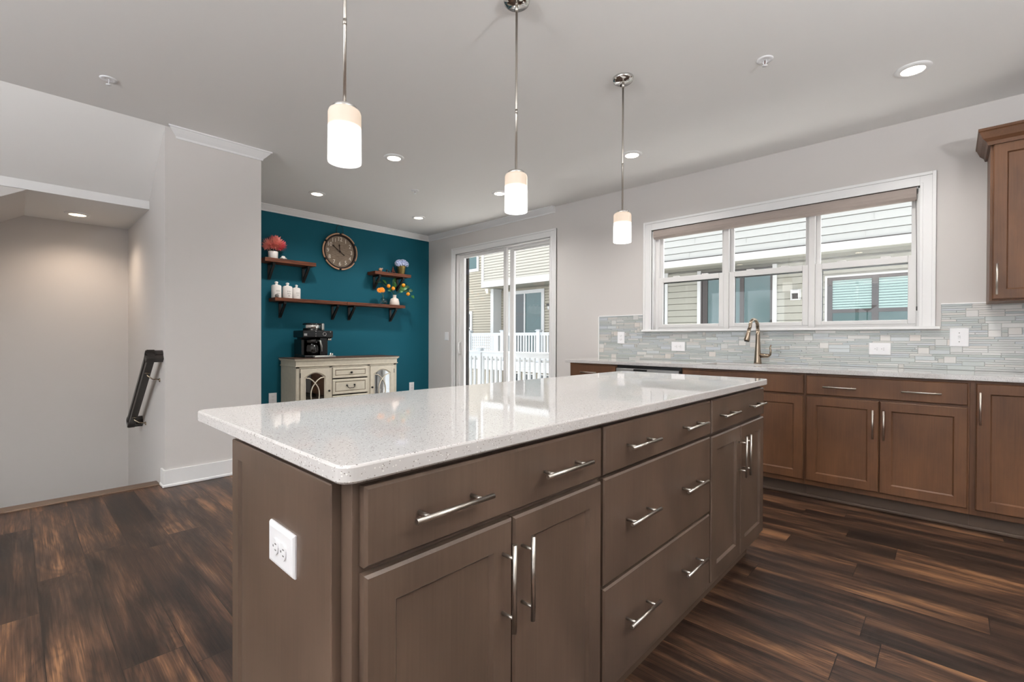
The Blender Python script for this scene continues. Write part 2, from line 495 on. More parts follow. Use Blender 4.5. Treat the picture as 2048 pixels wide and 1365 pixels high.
# sink wall with a window and a sliding door let in
WX0, WX1, WZ0, WZ1 = -2.197, -.16, 1.215, 2.213
DX0, DX1, DZ1 = -5.24, -3.49, 2.342
b = MB()
for x0, x1, z0, z1 in ((X0 - T, DX0, -.25, ZC), (DX0, DX1, DZ1, ZC), (DX1, WX0, -.25, ZC), (WX0, WX1, -.25, WZ0), (WX0, WX1, WZ1, ZC), (WX1, X1, -.25, ZC), (DX0, DX1, -.25, -.02)):
    b.box(x0, x1, W_, W_ + T, z0, z1)
struct(b.build('wall_back', M['wall']))
# left wall: the stair side is painted like the room, the nook behind the column is teal
struct(MB().box(X0 - T, X0, Y0 - T, 1.44, -3, ZC).build('wall_left', M['wall']))
struct(MB().box(X0 - T, X0, 1.44, W_, -.25, ZC).build('wall_teal', M['teal']))
struct(MB().box(X0, KX, .775, 1.44, -3, ZC).build('wall_column', M['wall']))
struct(MB().box(X1, X1 + T, Y0 - T, W_ + T, -.25, ZC).build('wall_right', M['wall']))
b = MB()
xs = [X0]
for c in RWX: xs += [c - .95, c + .95]
xs += [X1]
for i in range(0, len(xs), 2): b.box(xs[i], xs[i + 1], Y0 - T, Y0, -.25, ZC)
for c in RWX:
    b.box(c - .95, c + .95, Y0 - T, Y0, -.25, .35); b.box(c - .95, c + .95, Y0 - T, Y0, 2.45, ZC)
struct(b.build('wall_rear', M['wall']))
for i, c in enumerate(RWX):  # added windows, unseen, letting fill daylight into the room
    w = sroot('window_%d' % (i + 2), (c, Y0, .35))
    b = MB()
    for x0, x1, z0, z1 in ((c - .95, c + .95, .35, .41), (c - .95, c + .95, 2.39, 2.45), (c - .95, c - .89, .35, 2.45), (c + .89, c + .95, .35, 2.45), (c - .03, c + .03, .35, 2.45)):
        b.box(x0, x1, Y0 - .12, Y0 - .04, z0, z1)
    b.build('window_frame', M['vinyl'], w)
    MB().box(c - .9, c + .9, Y0 - .082, Y0 - .078, .4, 2.4).build('glass_pane', M['glass'], w)

# ---- stairwell on the left
fx = lambda p, q, d: Vector((p, d, q))
struct(MB().prism([(-4.262, ZC), (-4.857, 2.246), (-4.857, 2.18), (X0, 2.18), (X0, ZC + .2), (-4.262, ZC + .2)], -1.6, .775, fx).build('ceiling_stair', M['ceil']))
struct(MB().prism([(.07, 2.18), (-1.6, 1.16), (-1.6, 2.18)], X0, -4.857, lambda p, q, d: Vector((d, p, q))).build('ceiling_stair_slope', M['wall']))
struct(MB().box(-4.859, -4.846, -1.6, .775, 2.18, 2.247).build('trim_1', M['trim']))
struct(MB().box(X0, -4.44, -1.76, -1.6, -3, ZC).build('wall_stair', M['wall']))
struct(MB().box(-4.44, -4.40, -1.6, .775, -3, -.25).build('wall_stair_lower', M['wall']))
b = MB()
for i in range(5):
    b.box(-4.44 - .26 * (i + 1), -4.44 - .26 * i, -1.6, .774, -1.4, -.19 * (i + 1), .01)
struct(b.build('floor_stair_flight', M['floor']))
struct(MB().box(-4.475, -4.362, -1.6, .76, -.03, .012, .006).build('trim_2', M['nosing']))

# ---- crown moulding and baseboards
CR = [(0, -.074), (.008, -.074), (.012, -.06), (.03, -.042), (.048, -.022), (.056, -.012), (.065, -.010), (.065, 0), (0, 0)]
def crown(name, mpf, u0, u1, m0=0, m1=0):
    # m0, m1: how the end is mitred (-1 grows outwards, +1 shrinks inwards)
    b = MB()
    A = [b.bm.verts.new(mpf(u0 + m0 * o, o, ZC + z)) for o, z in CR]
    B = [b.bm.verts.new(mpf(u1 - m1 * o, o, ZC + z)) for o, z in CR]
    n = len(CR)
    b._new([b.bm.faces.new(A[::-1]), b.bm.faces.new(B)] + [b.bm.faces.new((A[i], A[(i + 1) % n], B[(i + 1) % n], B[i])) for i in range(n)])
    return struct(b.build(name, M['trim']))
crown('trim_3', FX(TX), 1.44, W_, 0, 1)
crown('trim_4', FY(W_), TX, -3.43, 1, 0)
crown('trim_5', FX(KX), .85, 1.442, -1, -1)
b = MB(FX(KX)); b.box(.762, 1.452, 0, .013, 0, .128); b.box(.755, 1.46, 0, .02, 0, .022, .006)
b.mp = ID; b.box(-4.362, KX, .762, .775, 0, .128); b.box(-4.372, KX + .019, .756, .775, 0, .021, .006)
struct(b.build('baseboard_column', M['trim']))
b = MB(FX(TX)); b.box(1.44, W_, 0, .013, 0, .128, .003)
struct(b.build('baseboard_left', M['trim']))
b = MB(FY(W_)); b.box(TX + .013, -5.34, 0, .013, 0, .128, .003); b.box(-3.4, -2.8, 0, .013, 0, .128, .003)
struct(b.build('baseboard_back', M['trim']))

# ================================================================== KITCHEN WINDOW
win = sroot('window_1', (-1.18, W_, 1.2))
def casing(b, x0, x1, z0, z1, w, bottom=False):
    # flat casing with a raised back band, mitred look from nested boxes
    zb = z0
    for (i0, i1, o) in ((0, w, .014), (0, w * .24, .024), (w * .8, w, .02)):
        b.box(x0 + i0, x0 + i1, 0, o, zb, z1 - i0, .002)
        b.box(x1 - i1, x1 - i0, 0, o, zb, z1 - i0, .002)
        b.box(x0 + i1, x1 - i1, 0, o, z1 - i1, z1 - i0, .002)
b = MB(FY(W_)); casing(b, -2.284, -.076, 1.215, 2.3, .087)
b.build('casing', M['trim'], win)
MB(FY(W_)).box(-2.292, -.05, -.1, .04, 1.195, 1.215, .004).build('sill', M['trim'], win)
b = MB(FY(W_))                     # jamb liner
b.box(WX0, WX0 + .012, -.1, 0, WZ0, WZ1); b.box(WX1 - .012, WX1, -.1, 0, WZ0, WZ1); b.box(WX0, WX1, -.1, 0, WZ1 - .012, WZ1)
b.build('jamb', M['trim'], win)
UX = [-2.165, -1.497, -.828, -.172]
b = MB(FY(W_))
b.box(WX0 + .01, WX1 - .01, -.14, -.06, WZ0, WZ0 + .028, .002); b.box(WX0 + .01, WX1 - .01, -.14, -.06, 2.16, WZ1, .002)
b.box(WX0 + .01, UX[0] + .012, -.14, -.055, WZ0, WZ1, .002); b.box(UX[3] - .012, WX1 - .01, -.14, -.055, WZ0, WZ1, .002)
for x in UX[1:3]: b.box(x - .022, x + .022, -.14, -.05, WZ0, WZ1, .003)
b.build('window_frame', M['vinyl'], win)
for i in range(3):
    x0, x1 = UX[i] + .01, UX[i + 1] - .01
    if i: x0 += .012
    if i < 2: x1 -= .012
    # upper sash, outside
    b = MB(FY(W_)); s = .03
    b.box(x0, x0 + s, -.125, -.095, 1.70, 2.18, .003); b.box(x1 - s, x1, -.125, -.095, 1.70, 2.18, .003)
    b.box(x0, x1, -.125, -.095, 1.70, 1.735, .003); b.box(x0, x1, -.125, -.095, 2.14, 2.18, .003)
    u = b.build('upper_sash', M['vinyl'], win)
    MB(FY(W_)).box(x0 + s, x1 - s, -.112, -.108, 1.735, 2.14).build('glass_pane', M['glass'], u)
    # lower sash, inside
    b = MB(FY(W_)); s = .046
    b.box(x0, x0 + s, -.09, -.058, 1.235, 1.735, .004); b.box(x1 - s, x1, -.09, -.058, 1.235, 1.735, .004)
    b.box(x0 + s, x1 - s, -.09, -.058, 1.235, 1.268, .004); b.box(x0 + s, x1 - s, -.09, -.058, 1.688, 1.735, .004)
    l = b.build('lower_sash', M['vinyl'], win)
    MB(FY(W_)).box(x0 + s, x1 - s, -.076, -.072, 1.268, 1.688).build('glass_pane', M['glass'], l)
    b = MB(FY(W_)); b.box(x0 + s, x1 - s, -.088, -.08, 1.676, 1.689); b.box(x0 + s, x0 + s + .005, -.088, -.08, 1.268, 1.688)
    b.build('gasket', M['darkgap'], l)
    for t in (.28, .72):
        xk = x0 + (x1 - x0) * t
        MB(FY(W_)).box(xk - .03, xk + .03, -.09, -.062, 1.735, 1.745, .003).build('sash_lock', M['vinyl'], l)
# roller shade rolled up at the head
sh = thing('roller_shade', 'taupe fabric roller shade rolled up at the top of the kitchen window', 'shade', (-1.18, W_ - .02, 2.21))
b = MB(FY(W_))
b.prism([(0.005, 2.209), (.012, 2.165), (.008, 2.14), (-.015, 2.125), (-.055, 2.125), (-.055, 2.209)], WX0 + .014, WX1 - .022, lambda p, q, d: Vector((d, W_ - p, q)))
b.build('valance', M['taupe'], sh)
b = MB(FY(W_)); b.box(WX0 + .012, WX1 - .02, -.05, .0085, 2.2088, 2.2128)
b.build('head_rail', M['bronze'], sh)
b = MB(FY(W_)); b.tube([(-.186, -.02, 2.15), (-.18, -.02, 1.8), (-.176, -.02, 1.36)], .0016, 6); b.box(-.180, -.172, -.026, -.014, 1.33, 1.36, .002)
b.build('pull_cord', M['iron'], sh)

# ================================================================== SLIDING DOOR
dr = sroot('door_1', (-4.36, W_, 0))
b = MB(FY(W_)); casing(b, -5.329, -3.403, 0, 2.43, .088)
b.build('casing', M['trim'], dr)
b = MB(FY(W_))
b.box(DX0, DX0 + .05, -.16, 0, -.02, DZ1, .002); b.box(DX1 - .03, DX1, -.16, 0, -.02, DZ1, .002); b.box(DX0, DX1, -.16, 0, 2.325, DZ1, .002); b.box(DX0, DX1, -.16, 0, -.02, .03, .002)
b.box(DX0, DX1, -.075, -.06, 2.29, 2.33, .002)
b.build('door_frame', M['vinyl'], dr)
def slide_panel(x0, x1, o0, o1, z0, z1, s0, s1, rail, name):
    b = MB(FY(W_))
    b.box(x0, x0 + s0, o0, o1, z0, z1, .004); b.box(x1 - s1, x1, o0, o1, z0, z1, .004)
    b.box(x0 + s0, x1 - s1, o0, o1, z1 - rail, z1, .004); b.box(x0 + s0, x1 - s1, o0, o1, z0, z0 + .09, .004)
    p = b.build(name, M['vinyl'], dr)
    om = (o0 + o1) / 2
    MB(FY(W_)).box(x0 + s0, x1 - s1, om - .003, om + .003, z0 + .09, z1 - rail).build('glass_pane', M['glass'], p)
    return p
p1 = slide_panel(-5.20, -4.255, -.062, -.025, .03, 2.325, .10, .055, .05, 'sliding_panel')
b = MB(FY(W_)); b.box(-5.172, -5.128, -.15, -.128, .03, 2.30); b.build('screen_stile', M['dkfr'], dr)
b = MB(FY(W_)); b.tube([(-5.165, -.024, .9), (-5.15, .03, .915), (-5.143, .045, .985), (-5.15, .03, 1.06), (-5.165, -.024, 1.075)], .008, 10)
b.box(-5.185, -5.155, -.026, -.018, .88, 1.09, .004)
b.build('door_handle', M['vinyl'], p1)
b = MB(FY(W_)); b.box(-5.17, -5.145, -.026, -.005, 1.96, 2.06, .003); b.build('door_latch', M['vinyl'], p1)
p2 = slide_panel(-4.25, DX1 - .02, -.125, -.085, .03, 2.315, .07, .04, .045, 'fixed_panel')

# ================================================================== CABINETS
def slab(u0, u1, z0, z1, mp, name, parent, m, t=.02):
    b = MB(mp); b.rings(u0, u1, z0, z1, [(0, 0), (0, t - .005), (.005, t)])
    return b.build(name, m, parent)
def shaker(u0, u1, z0, z1, mp, name, parent, m, t=.02, st=.058, rec=.009):
    b = MB(mp); b.rings(u0, u1, z0, z1, [(0, 0), (0, t - .005), (.005, t), (st, t), (st + .007, t - rec)])
    return b.build(name, m, parent)
def pull(uc, zc, vertical, mp, parent, L=.185, o0=.02, so=.034, r=.0051):
    b = MB(mp); h = L / 2; q = L * .34
    if vertical:
        b.tube([(uc, o0 + so, zc - h), (uc, o0 + so, zc + h)], r, 12)
        for s in (-q, q): b.tube([(uc, o0, zc + s), (uc, o0 + so, zc + s)], .0036, 8)
    else:
        b.tube([(uc - h, o0 + so, zc), (uc + h, o0 + so, zc)], r, 12)
        for s in (-q, q): b.tube([(uc + s, o0, zc), (uc + s, o0 + so, zc)], .0042, 8)
    return b.build('handle', M['steel'], parent)
def carcass(u0, u1, depth, mp, parent, m, z0=.1, z1=.885):
    b = MB(mp); b.box(u0, u1, -depth, 0, z0, z1, .001); b.build('body', m, parent)
def toe(u0, u1, depth, mp, parent, z1=.1, back=.055):
    MB(mp).box(u0, u1, -depth + .01, -back, 0, z1).build('toe_kick', M['toe'], parent)

# ---- island: three base units and one worktop
IX = -.715
imp = FX(IX)
def iroot(label, yc): return thing('island_cabinet', label, 'cabinet', (IX - .25, yc, 0), 'island base cabinets')
DEP = .56
c1 = iroot('brown island cabinet nearest the camera, one wide drawer over two tall doors', .75)
b = MB(imp); b.box(.38, 1.11, -DEP, 0, .1, .884, .001); b.build('body', M['cab'], c1)
toe(.40, 1.11, DEP, imp, c1)
d = slab(.393, 1.104, .737, .872, imp, 'drawer', c1, M['cab']); pull(.562, .803, False, imp, d); pull(.918, .803, False, imp, d)
d = shaker(.393, .7465, .135, .724, imp, 'door', c1, M['cab']); pull(.716, .592, True, imp, d)
d = shaker(.7505, 1.104, .135, .724, imp, 'door', c1, M['cab']); pull(.776, .592, True, imp, d)
ep = MB(FY(.38)); ep.rings(-1.265, -.752, .0, .871, [(0, 0), (0, .016), (.002, .018), (.042, .018), (.047, .011)])
ep.build('end_panel', M['cab'], c1)
c2 = iroot('brown island drawer bank, three drawers with two bar handles each', 1.51)
b = MB(imp); b.box(1.1105, 1.9095, -DEP, 0, .1, .884, .001); b.build('body', M['cab'], c2)
toe(1.1105, 1.9095, DEP, imp, c2)
for z0, z1, zh in ((.737, .872, .803), (.428, .728, .583), (.135, .419, .289)):
    d = slab(1.118, 1.902, z0, z1, imp, 'drawer', c2, M['cab'])
    pull(1.305, zh, False, imp, d); pull(1.70, zh, False, imp, d)
c3 = iroot('brown island cabinet at the far end towards the sink, drawer over two doors', 2.27)
b = MB(imp); b.box(1.91, 2.64, -DEP, 0, .1, .884, .001); b.build('body', M['cab'], c3)
toe(1.91, 2.62, DEP, imp, c3)
d = slab(1.918, 2.632, .737, .872, imp, 'drawer', c3, M['cab']); pull(2.07, .803, False, imp, d); pull(2.455, .803, False, imp, d)
d = shaker(1.918, 2.2735, .135, .724, imp, 'door', c3, M['cab']); pull(2.245, .59, True, imp, d)
d = shaker(2.2765, 2.632, .135, .724, imp, 'door', c3, M['cab']); pull(2.305, .59, True, imp, d)
# worktop with rounded corners
def rounded_slab(x0, x1, y0, y1, z0, z1, r, e=.004, n=8):
    b = MB(); R = []
    for ins, z in ((e, z0), (0, z0 + e), (0, z1 - e), (e * .3, z1 - e * .3), (e, z1)):
        ring = []
        for cx, cy, a0 in ((x1 - r, y1 - r, 0), (x0 + r, y1 - r, 90), (x0 + r, y0 + r, 180), (x1 - r, y0 + r, 270)):
            for k in range(n + 1):
                a = math.radians(a0 + 90 * k / n)
                ring.append(b.bm.verts.new((cx + (r - ins) * math.cos(a), cy + (r - ins) * math.sin(a), z)))
        R.append(ring)
    m = len(R[0])
    b._new([b.bm.faces.new(R[0][::-1]), b.bm.faces.new(R[-1])])
    for p, q in zip(R, R[1:]):
        b._new([b.bm.faces.new((p[k], p[(k + 1) % m], q[(k + 1) % m], q[k])) for k in range(m)])
    return b
tag(rounded_slab(-1.531, -.683, .3465, 2.6655, .885, .915, .028).build('island_worktop', M['quartz']), 'white speckled quartz worktop with rounded corners lying over the island cabinets', 'countertop')

# ---- sink wall run
FYC = 3.818                       # face frame
smp = FY(FYC)
SD = W_ - FYC - .003
def sroot_c(label, xc): return thing('base_cabinet', label, 'cabinet', (xc, FYC + .3, 0), 'base cabinets along the window wall')
c = sroot_c('brown base cabinet at the left end of the window wall counter, left of dishwasher', -2.5)
carcass(-2.775, -2.245, SD, smp, c, M['cabw']); toe(-2.775, -2.245, SD, smp, c)
for z0, z1, zh in ((.737, .868, .80), (.428, .728, .583), (.135, .419, .289)):
    d = slab(-2.762, -2.252, z0, z1, smp, 'drawer', c, M['cabw']); pull(-2.53, zh, False, smp, d)
dw = thing('dishwasher', 'stainless steel dishwasher under the window counter with black top gap', 'dishwasher', (-1.94, FYC + .3, 0))
MB(smp).box(-2.242, -1.636, -SD + .03, 0, .02, .884).build('tub', M['black'], dw)
b = MB(smp); b.box(-2.235, -1.643, 0, .035, .1, .855, .004); dd = b.build('door', M['stain'], dw)
MB(smp).box(-2.06, -1.93, .03, .037, .835, .852).build('display', M['black'], dd)
b = MB(smp); b.tube([(-2.18, .075, .79), (-1.70, .075, .79)], .009, 12); b.tube([(-2.15, .035, .79), (-2.15, .075, .79)], .006, 8); b.tube([(-1.73, .035, .79), (-1.73, .075, .79)], .006, 8)
b.build('handle', M['stain'], dd)
c = sroot_c('brown sink base cabinet under the faucet, plain drawer front over two doors', -1.19)
MB(smp).box(-1.63, -.7435, -SD, 0, .1, .66, .001).build('body', M['cabw'], c); toe(-1.63, -.7435, SD, smp, c)
MB(smp).box(-1.63, -.7435, -.018, 0, .66, .884).build('front_rail', M['cabw'], c)
slab(-1.62, -.7515, .737, .868, smp, 'drawer', c, M['cabw'])
d = shaker(-1.62, -1.188, .135, .724, smp, 'door', c, M['cabw']); pull(-1.22, .592, True, smp, d)
d = shaker(-1.184, -.7515, .135, .724, smp, 'door', c, M['cabw']); pull(-1.152, .592, True, smp, d)
c = sroot_c('brown base cabinet right of the sink, drawer with two handles over two doors', -.33)
carcass(-.743, .086, SD, smp, c, M['cabw']); toe(-.743, .086, SD, smp, c)
d = slab(-.734, .079, .737, .868, smp, 'drawer', c, M['cabw']); pull(-.539, .797, False, smp, d); pull(-.127, .797, False, smp, d)
d = shaker(-.734, -.331, .135, .724, smp, 'door', c, M['cabw']); pull(-.36, .574, True, smp, d)
d = shaker(-.327, .079, .135, .724, smp, 'door', c, M['cabw']); pull(-.304, .574, True, smp, d)
c = sroot_c('brown base cabinet at the right edge of the view with full height door', .4)
carcass(.0865, .7, SD, smp, c, M['cabw']); toe(.0865, .7, SD, smp, c)
d = shaker(.112, .69, .135, .868, smp, 'door', c, M['cabw']); pull(.128, .727, True, smp, d)
c = sroot_c('brown base cabinet beyond the right edge of the view', 1.5)
carcass(.7005, X1 - .002, SD, smp, c, M['cabw']); toe(.7005, X1 - .002, SD, smp, c)
slab(.71, X1 - .012, .135, .868, smp, 'door', c, M['cabw'])
b = MB(smp); b.box(-2.775, X1 - .002, -.054, -.04, .0, .022, .007)
struct(b.build('trim_6', M['toe']))
# worktop with sink cut-out
b = MB(); CY0 = 3.7835
SX0, SX1, SY0, SY1 = -1.50, -.86, 3.87, 4.235
b.box(-2.815, X1 - .002, CY0, SY0, .885, .915, .002); b.box(-2.815, X1 - .002, SY1, W_, .885, .915, .002)
b.box(-2.815, SX0, SY0 - .003, SY1 + .003, .885, .915); b.box(SX1, X1 - .002, SY0 - .003, SY1 + .003, .885, .915)
tag(b.build('sink_worktop', M['quartz']), 'white speckled quartz counter running under the kitchen window', 'countertop')
b = MB()
b.box(SX0 - .02, SX0, SY0 - .02, SY1 + .02, .69, .884); b.box(SX1, SX1 + .02, SY0 - .02, SY1 + .02, .69, .884)
b.box(SX0, SX1, SY0 - .02, SY0, .69, .884); b.box(SX0, SX1, SY1, SY1 + .02, .69, .884); b.box(SX0 - .02, SX1 + .02, SY0 - .02, SY1 + .02, .67, .69)
sk = tag(b.build('kitchen_sink', M['stain']), 'stainless undermount sink basin let into the window counter', 'sink')
MB().lathe([(.045, .690), (.045, .694), (.03, .695), (.0, .693)], (-1.18, 4.05, 0)).build('drain', M['chrome'], sk)
# faucet
fa = thing('kitchen_faucet', 'brushed nickel pull-down faucet standing behind the sink', 'faucet', (-1.182, 4.29, .915))
b = MB(); fc = (-1.182, 4.29)
b.lathe([(.030, .915), (.030, .925), (.027, .95), (.024, 1.0), (.019, 1.08), (.0165, 1.16), (.015, 1.20)], fc + (0,), seg=24); b.build('body', M['nickel'], fa)
b = MB(); pts = [(-1.182, 4.29, 1.18), (-1.184, 4.288, 1.225)]
for k in range(9):
    a = PI * k / 8
    pts.append((-1.184 - .012 * (1 - math.cos(a)), 4.288 - .06 * (1 - math.cos(a)), 1.225 + .062 * math.sin(a)))
pts.append((-1.214, 4.16, 1.2))
b.tube(pts, .0135, 14); b.build('spout', M['nickel'], fa)
b = MB(); b.tube([(-1.2135, 4.161, 1.205), (-1.218, 4.155, 1.17), (-1.226, 4.146, 1.115), (-1.227, 4.145, 1.108)], [.014, .016, .023, .021], 16)
sph = b.build('spray_head', M['nickel'], fa)
b = MB(); b.tube([(-1.2268, 4.1452, 1.108), (-1.2275, 4.1445, 1.102)], .0185, 16); b.build('nozzle', M['black'], sph)
b = MB(); b.tube([(-1.182, 4.29, .985), (-1.105, 4.285, .985), (-1.094, 4.284, .988)], [.019, .017, .012], 14)
b.tube([(-1.100, 4.284, .978), (-1.085, 4.282, .995), (-1.081, 4.281, 1.025), (-1.087, 4.281, 1.05), (-1.079, 4.28, 1.075)], [.008, .009, .008, .0065, .005], 10)
b.build('lever_handle', M['nickel'], fa)

# ---- backsplash: glass mosaic, one sheet
def mosaic():
    b = MB(FY(W_)); u = .0152
    cl = b.bm.loops.layers.float_color.new('tile_colour')
    x0, x1, z0, z1 = -2.812, X1 - .004, .9155, 1.366
    nx, nz = int((x1 - x0) / u), int(round((z1 - z0) / u))
    u_z = (z1 - z0) / nz
    occ = [[False] * nz for _ in range(nx)]
    greys = [(176, 182, 182), (184, 190, 190), (168, 176, 178), (190, 192, 190), (176, 184, 190), (186, 192, 200), (172, 180, 176), (196, 196, 194)]
    def free(i, j, w, h):
        if i + w > nx or j + h > nz: return False
        return all(not occ[a][c] for a in range(i, i + w) for c in range(j, j + h))
    def face(pts, col):
        f = b.bm.faces.new([b.bm.verts.new(b.mp(*p)) for p in pts])
        for l in f.loops: l[cl] = lin(col)
    def put(xa, xb, za, zb, o, col):
        e = .0012
        R = [[(xa, .004, za), (xb, .004, za), (xb, .004, zb), (xa, .004, zb)], [(xa + e, o, za + e), (xb - e, o, za + e), (xb - e, o, zb - e), (xa + e, o, zb - e)]]
        face(R[1], col)
        for k in range(4): face([R[0][k], R[0][(k + 1) % 4], R[1][(k + 1) % 4], R[1][k]], col)
    holes = [(-2.294, -.048, 1.194, 2)]
    face([(x0, .004, z0), (x1, .004, z0), (x1, .004, 1.194), (x0, .004, 1.194)], (196, 197, 194))
    face([(x0, .004, 1.194), (-2.294, .004, 1.194), (-2.294, .004, z1), (x0, .004, z1)], (196, 197, 194))
    face([(-.048, .004, 1.194), (x1, .004, 1.194), (x1, .004, z1), (-.048, .004, z1)], (196, 197, 194))
    for j in range(nz):
        i = 0
        while i < nx:
            if occ[i][j]: i += 1; continue
            r = random.random()
            if r < .055: opts = [(4, 3)]
            elif r < .13: opts = [(random.choice((7, 9)), 2)]
            elif r < .19: opts = [(2, 2)]
            elif r < .26: opts = [(random.choice((6, 8)), 1)]
            else: opts = [(random.choice((8, 10, 12, 15)), 1)]
            kind = opts[0]
            opts += [(w, 1) for w in range(min(kind[0], 12), 0, -1)]
            for w, h in opts:
                if free(i, j, w, h): break
            for a in range(i, i + w):
                for c in range(j, j + h): occ[a][c] = True
            if h == 3: col = random.choice([(224, 218, 212), (222, 212, 204), (228, 224, 220), (214, 214, 212)])
            elif h == 2 and w > 4: col = random.choice([(222, 220, 216), (196, 204, 208), (186, 194, 192), (190, 198, 208)])
            elif h == 2: col = random.choice([(176, 174, 168), (204, 200, 194)])
            elif w in (6, 8): col = random.choice([(220, 218, 216), (210, 204, 198), (186, 190, 188)])
            else: col = random.choice(greys)
            dlt = random.randint(-3, 3); col = tuple(max(0, min(255, mm + (v - mm) * .62 + dlt)) for v, mm in zip(col, (184, 187, 184)))
            xa, xb, za, zb = x0 + i * u + .0008, x0 + (i + w) * u - .0008, z0 + j * u_z + .0008, z0 + (j + h) * u_z - .0008
            if zb <= 1.194 or xb < -2.294 or xa > -.048: put(xa, xb, za, zb, .0075 if h < 3 else .007, col)
            elif za < 1.19 : put(xa, xb, za, 1.193, .0075, col)
            elif xa < -2.30: put(xa, -2.295, za, zb, .0075, col)
            elif xb > -.04: put(-.047, xb, za, zb, .0075, col)
            i += w
    b.box(x0 - .008, x0, .001, .0095, z0, z1); b.box(x0, -2.294, .001, .009, z1, z1 + .006); b.box(-.048, x1, .001, .009, z1, z1 + .006)
    ext = [f for f in b.bm.faces if all(abs(v) < 1e-9 for v in f.loops[0][cl][:3])]
    for f in ext:
        for l in f.loops: l[cl] = lin((176, 175, 172))
    return b.build('backsplash', M['mosaic'])
tag(mosaic(), 'grey and white glass mosaic tile backsplash behind the window counter', 'backsplash')

# ---- upper cabinet at the right edge
UXL, UF = .172, W_ - .33
ump = FY(UF)
uc = thing('wall_cabinet', 'brown wall cabinet with crown top, cut by the right edge, above the backsplash', 'cabinet', (.45, W_, 1.36))
MB(ump).box(UXL, .75, -.328, 0, 1.357, 2.33, .001).build('body', M['cabw'], uc)
d = shaker(UXL + .012, .74, 1.366, 2.305, ump, 'door', uc, M['cabw']); pull(UXL + .03, 1.485, True, ump, d)
b = MB()
prof = [(0, 2.30), (.012, 2.30), (.018, 2.32), (.036, 2.338), (.05, 2.375), (.056, 2.382), (.056, 2.396), (0, 2.396)]
n = len(prof)
A = [b.bm.verts.new((.76, UF - .02 - o, z)) for o, z in prof]
B = [b.bm.verts.new((UXL - o, UF - .02 - o, z)) for o, z in prof]
D = [b.bm.verts.new((UXL - o, W_ - .001, z)) for o, z in prof]
b._new([b.bm.faces.new(A), b.bm.faces.new(D[::-1])])
for p, q in ((A, B), (B, D)): b._new([b.bm.faces.new((p[k], p[(k + 1) % n], q[(k + 1) % n], q[k])) for k in range(n)])
b.build('crown_moulding', M['cabw'], uc)

# ================================================================== OUTLETS AND SWITCHES
def plate(name, label, cat, mp, uc, zc, w, h, kind, o=0.0, group=None):
    p = mp(uc, o, zc)
    t = thing(name, label, cat, p, group)
    b = MB(mp); b.rings(uc - w / 2, uc + w / 2, zc - h / 2, zc + h / 2, [(0, o), (0, o + .003), (.003, o + .0065), (.008, o + .0075)])
    b.build('cover_plate', M['plate'], t)
    oo = o + .0075
    if kind in 'hv':
        for s in (-1, 1):
            du, dz = (s * .0195, 0) if kind == 'h' else (0, s * .0195)
            b = MB(mp); n = 20; r = .0165
            ringa = [(uc + du + r * math.cos(2 * PI * k / n) * (.86 if kind == 'h' else 1), zc + dz + r * math.sin(2 * PI * k / n) * (1 if kind == 'h' else .86)) for k in range(n)]
            b.prism(ringa, oo, oo + .003, lambda a, c, d: mp(a, d, c))
            so = b.build('socket', M['plate'], t)
            b = MB(mp); q = oo + .003
            if kind == 'h':
                b.box(uc + du + .001, uc + du + .008, q - .001, q + .0004, zc + .005, zc + .0072); b.box(uc + du + .001, uc + du + .008, q - .001, q + .0004, zc - .0072, zc - .005)
                b.box(uc + du - .009, uc + du - .005, q - .001, q + .0004, zc - .002, zc + .002)
            else:
                b.box(uc + .005, uc + .0072, q - .001, q + .0004, zc + dz - .002, zc + dz + .006); b.box(uc - .0072, uc - .005, q - .001, q + .0004, zc + dz - .002, zc + dz + .006)
                b.box(uc - .002, uc + .002, q - .001, q + .0004, zc + dz - .01, zc + dz - .006)
            b.build('slot', M['slot'], so)
    elif kind == 't':
        b = MB(mp); b.box(uc - .006, uc + .006, oo - .002, oo + .002, zc - .013, zc + .013, .001); b.box(uc - .004, uc + .004, oo, oo + .012, zc + .0, zc + .009, .002)
        b.build('toggle', M['plate'], t)
        for s in (-1, 1): MB(mp).lathe([(.003, 0), (.003, .0015), (0, .002)], mp(uc, oo, zc + s * .03), axis='-Y' if mp is bmp else 'X', seg=10).build('screw', M['stain'], t)
    else:
        b = MB(mp); b.rings(uc - .0165, uc + .0165, zc - .033, zc + .033, [(0, oo - .001), (0, oo + .002), (.002, oo + .003)]); b.build('rocker', M['plate'], t)
    return t
bmp = FY(W_)
plate('wall_outlet', 'white vertical outlet in the mosaic backsplash left of the window', 'outlet', bmp, -2.54, 1.135, .082, .126, 'v', .0075, 'backsplash outlets')
plate('wall_outlet', 'white horizontal outlet in the mosaic below the left end of window sill', 'outlet', bmp, -1.918, 1.05, .134, .09, 'h', .0075, 'backsplash outlets')
plate('wall_outlet', 'white horizontal outlet in the mosaic below the right end of window sill', 'outlet', bmp, -.381, 1.052, .13, .09, 'h', .0075, 'backsplash outlets')
plate('light_switch', 'white toggle switch plate in the mosaic right of the window', 'switch', bmp, .045, 1.138, .096, .126, 't', .0075)
plate('light_switch', 'white rocker switch on the wall left of the sliding door', 'switch', bmp, -5.455, 1.155, .085, .125, 'r')
plate('wall_outlet', 'white outlet low on the teal wall left of the cream sideboard', 'outlet', FX(TX), 2.12, .40, .09, .125, 'v', 0, 'teal wall outlets')
plate('wall_outlet', 'white outlet low on the teal wall right of the cream sideboard', 'outlet', FX(TX), 4.093, .40, .085, .125, 'v', 0, 'teal wall outlets')
plate('island_outlet', 'white horizontal outlet on the brown end panel of the island', 'outlet', FY(.369), -.968, .697, .124, .083, 'h')

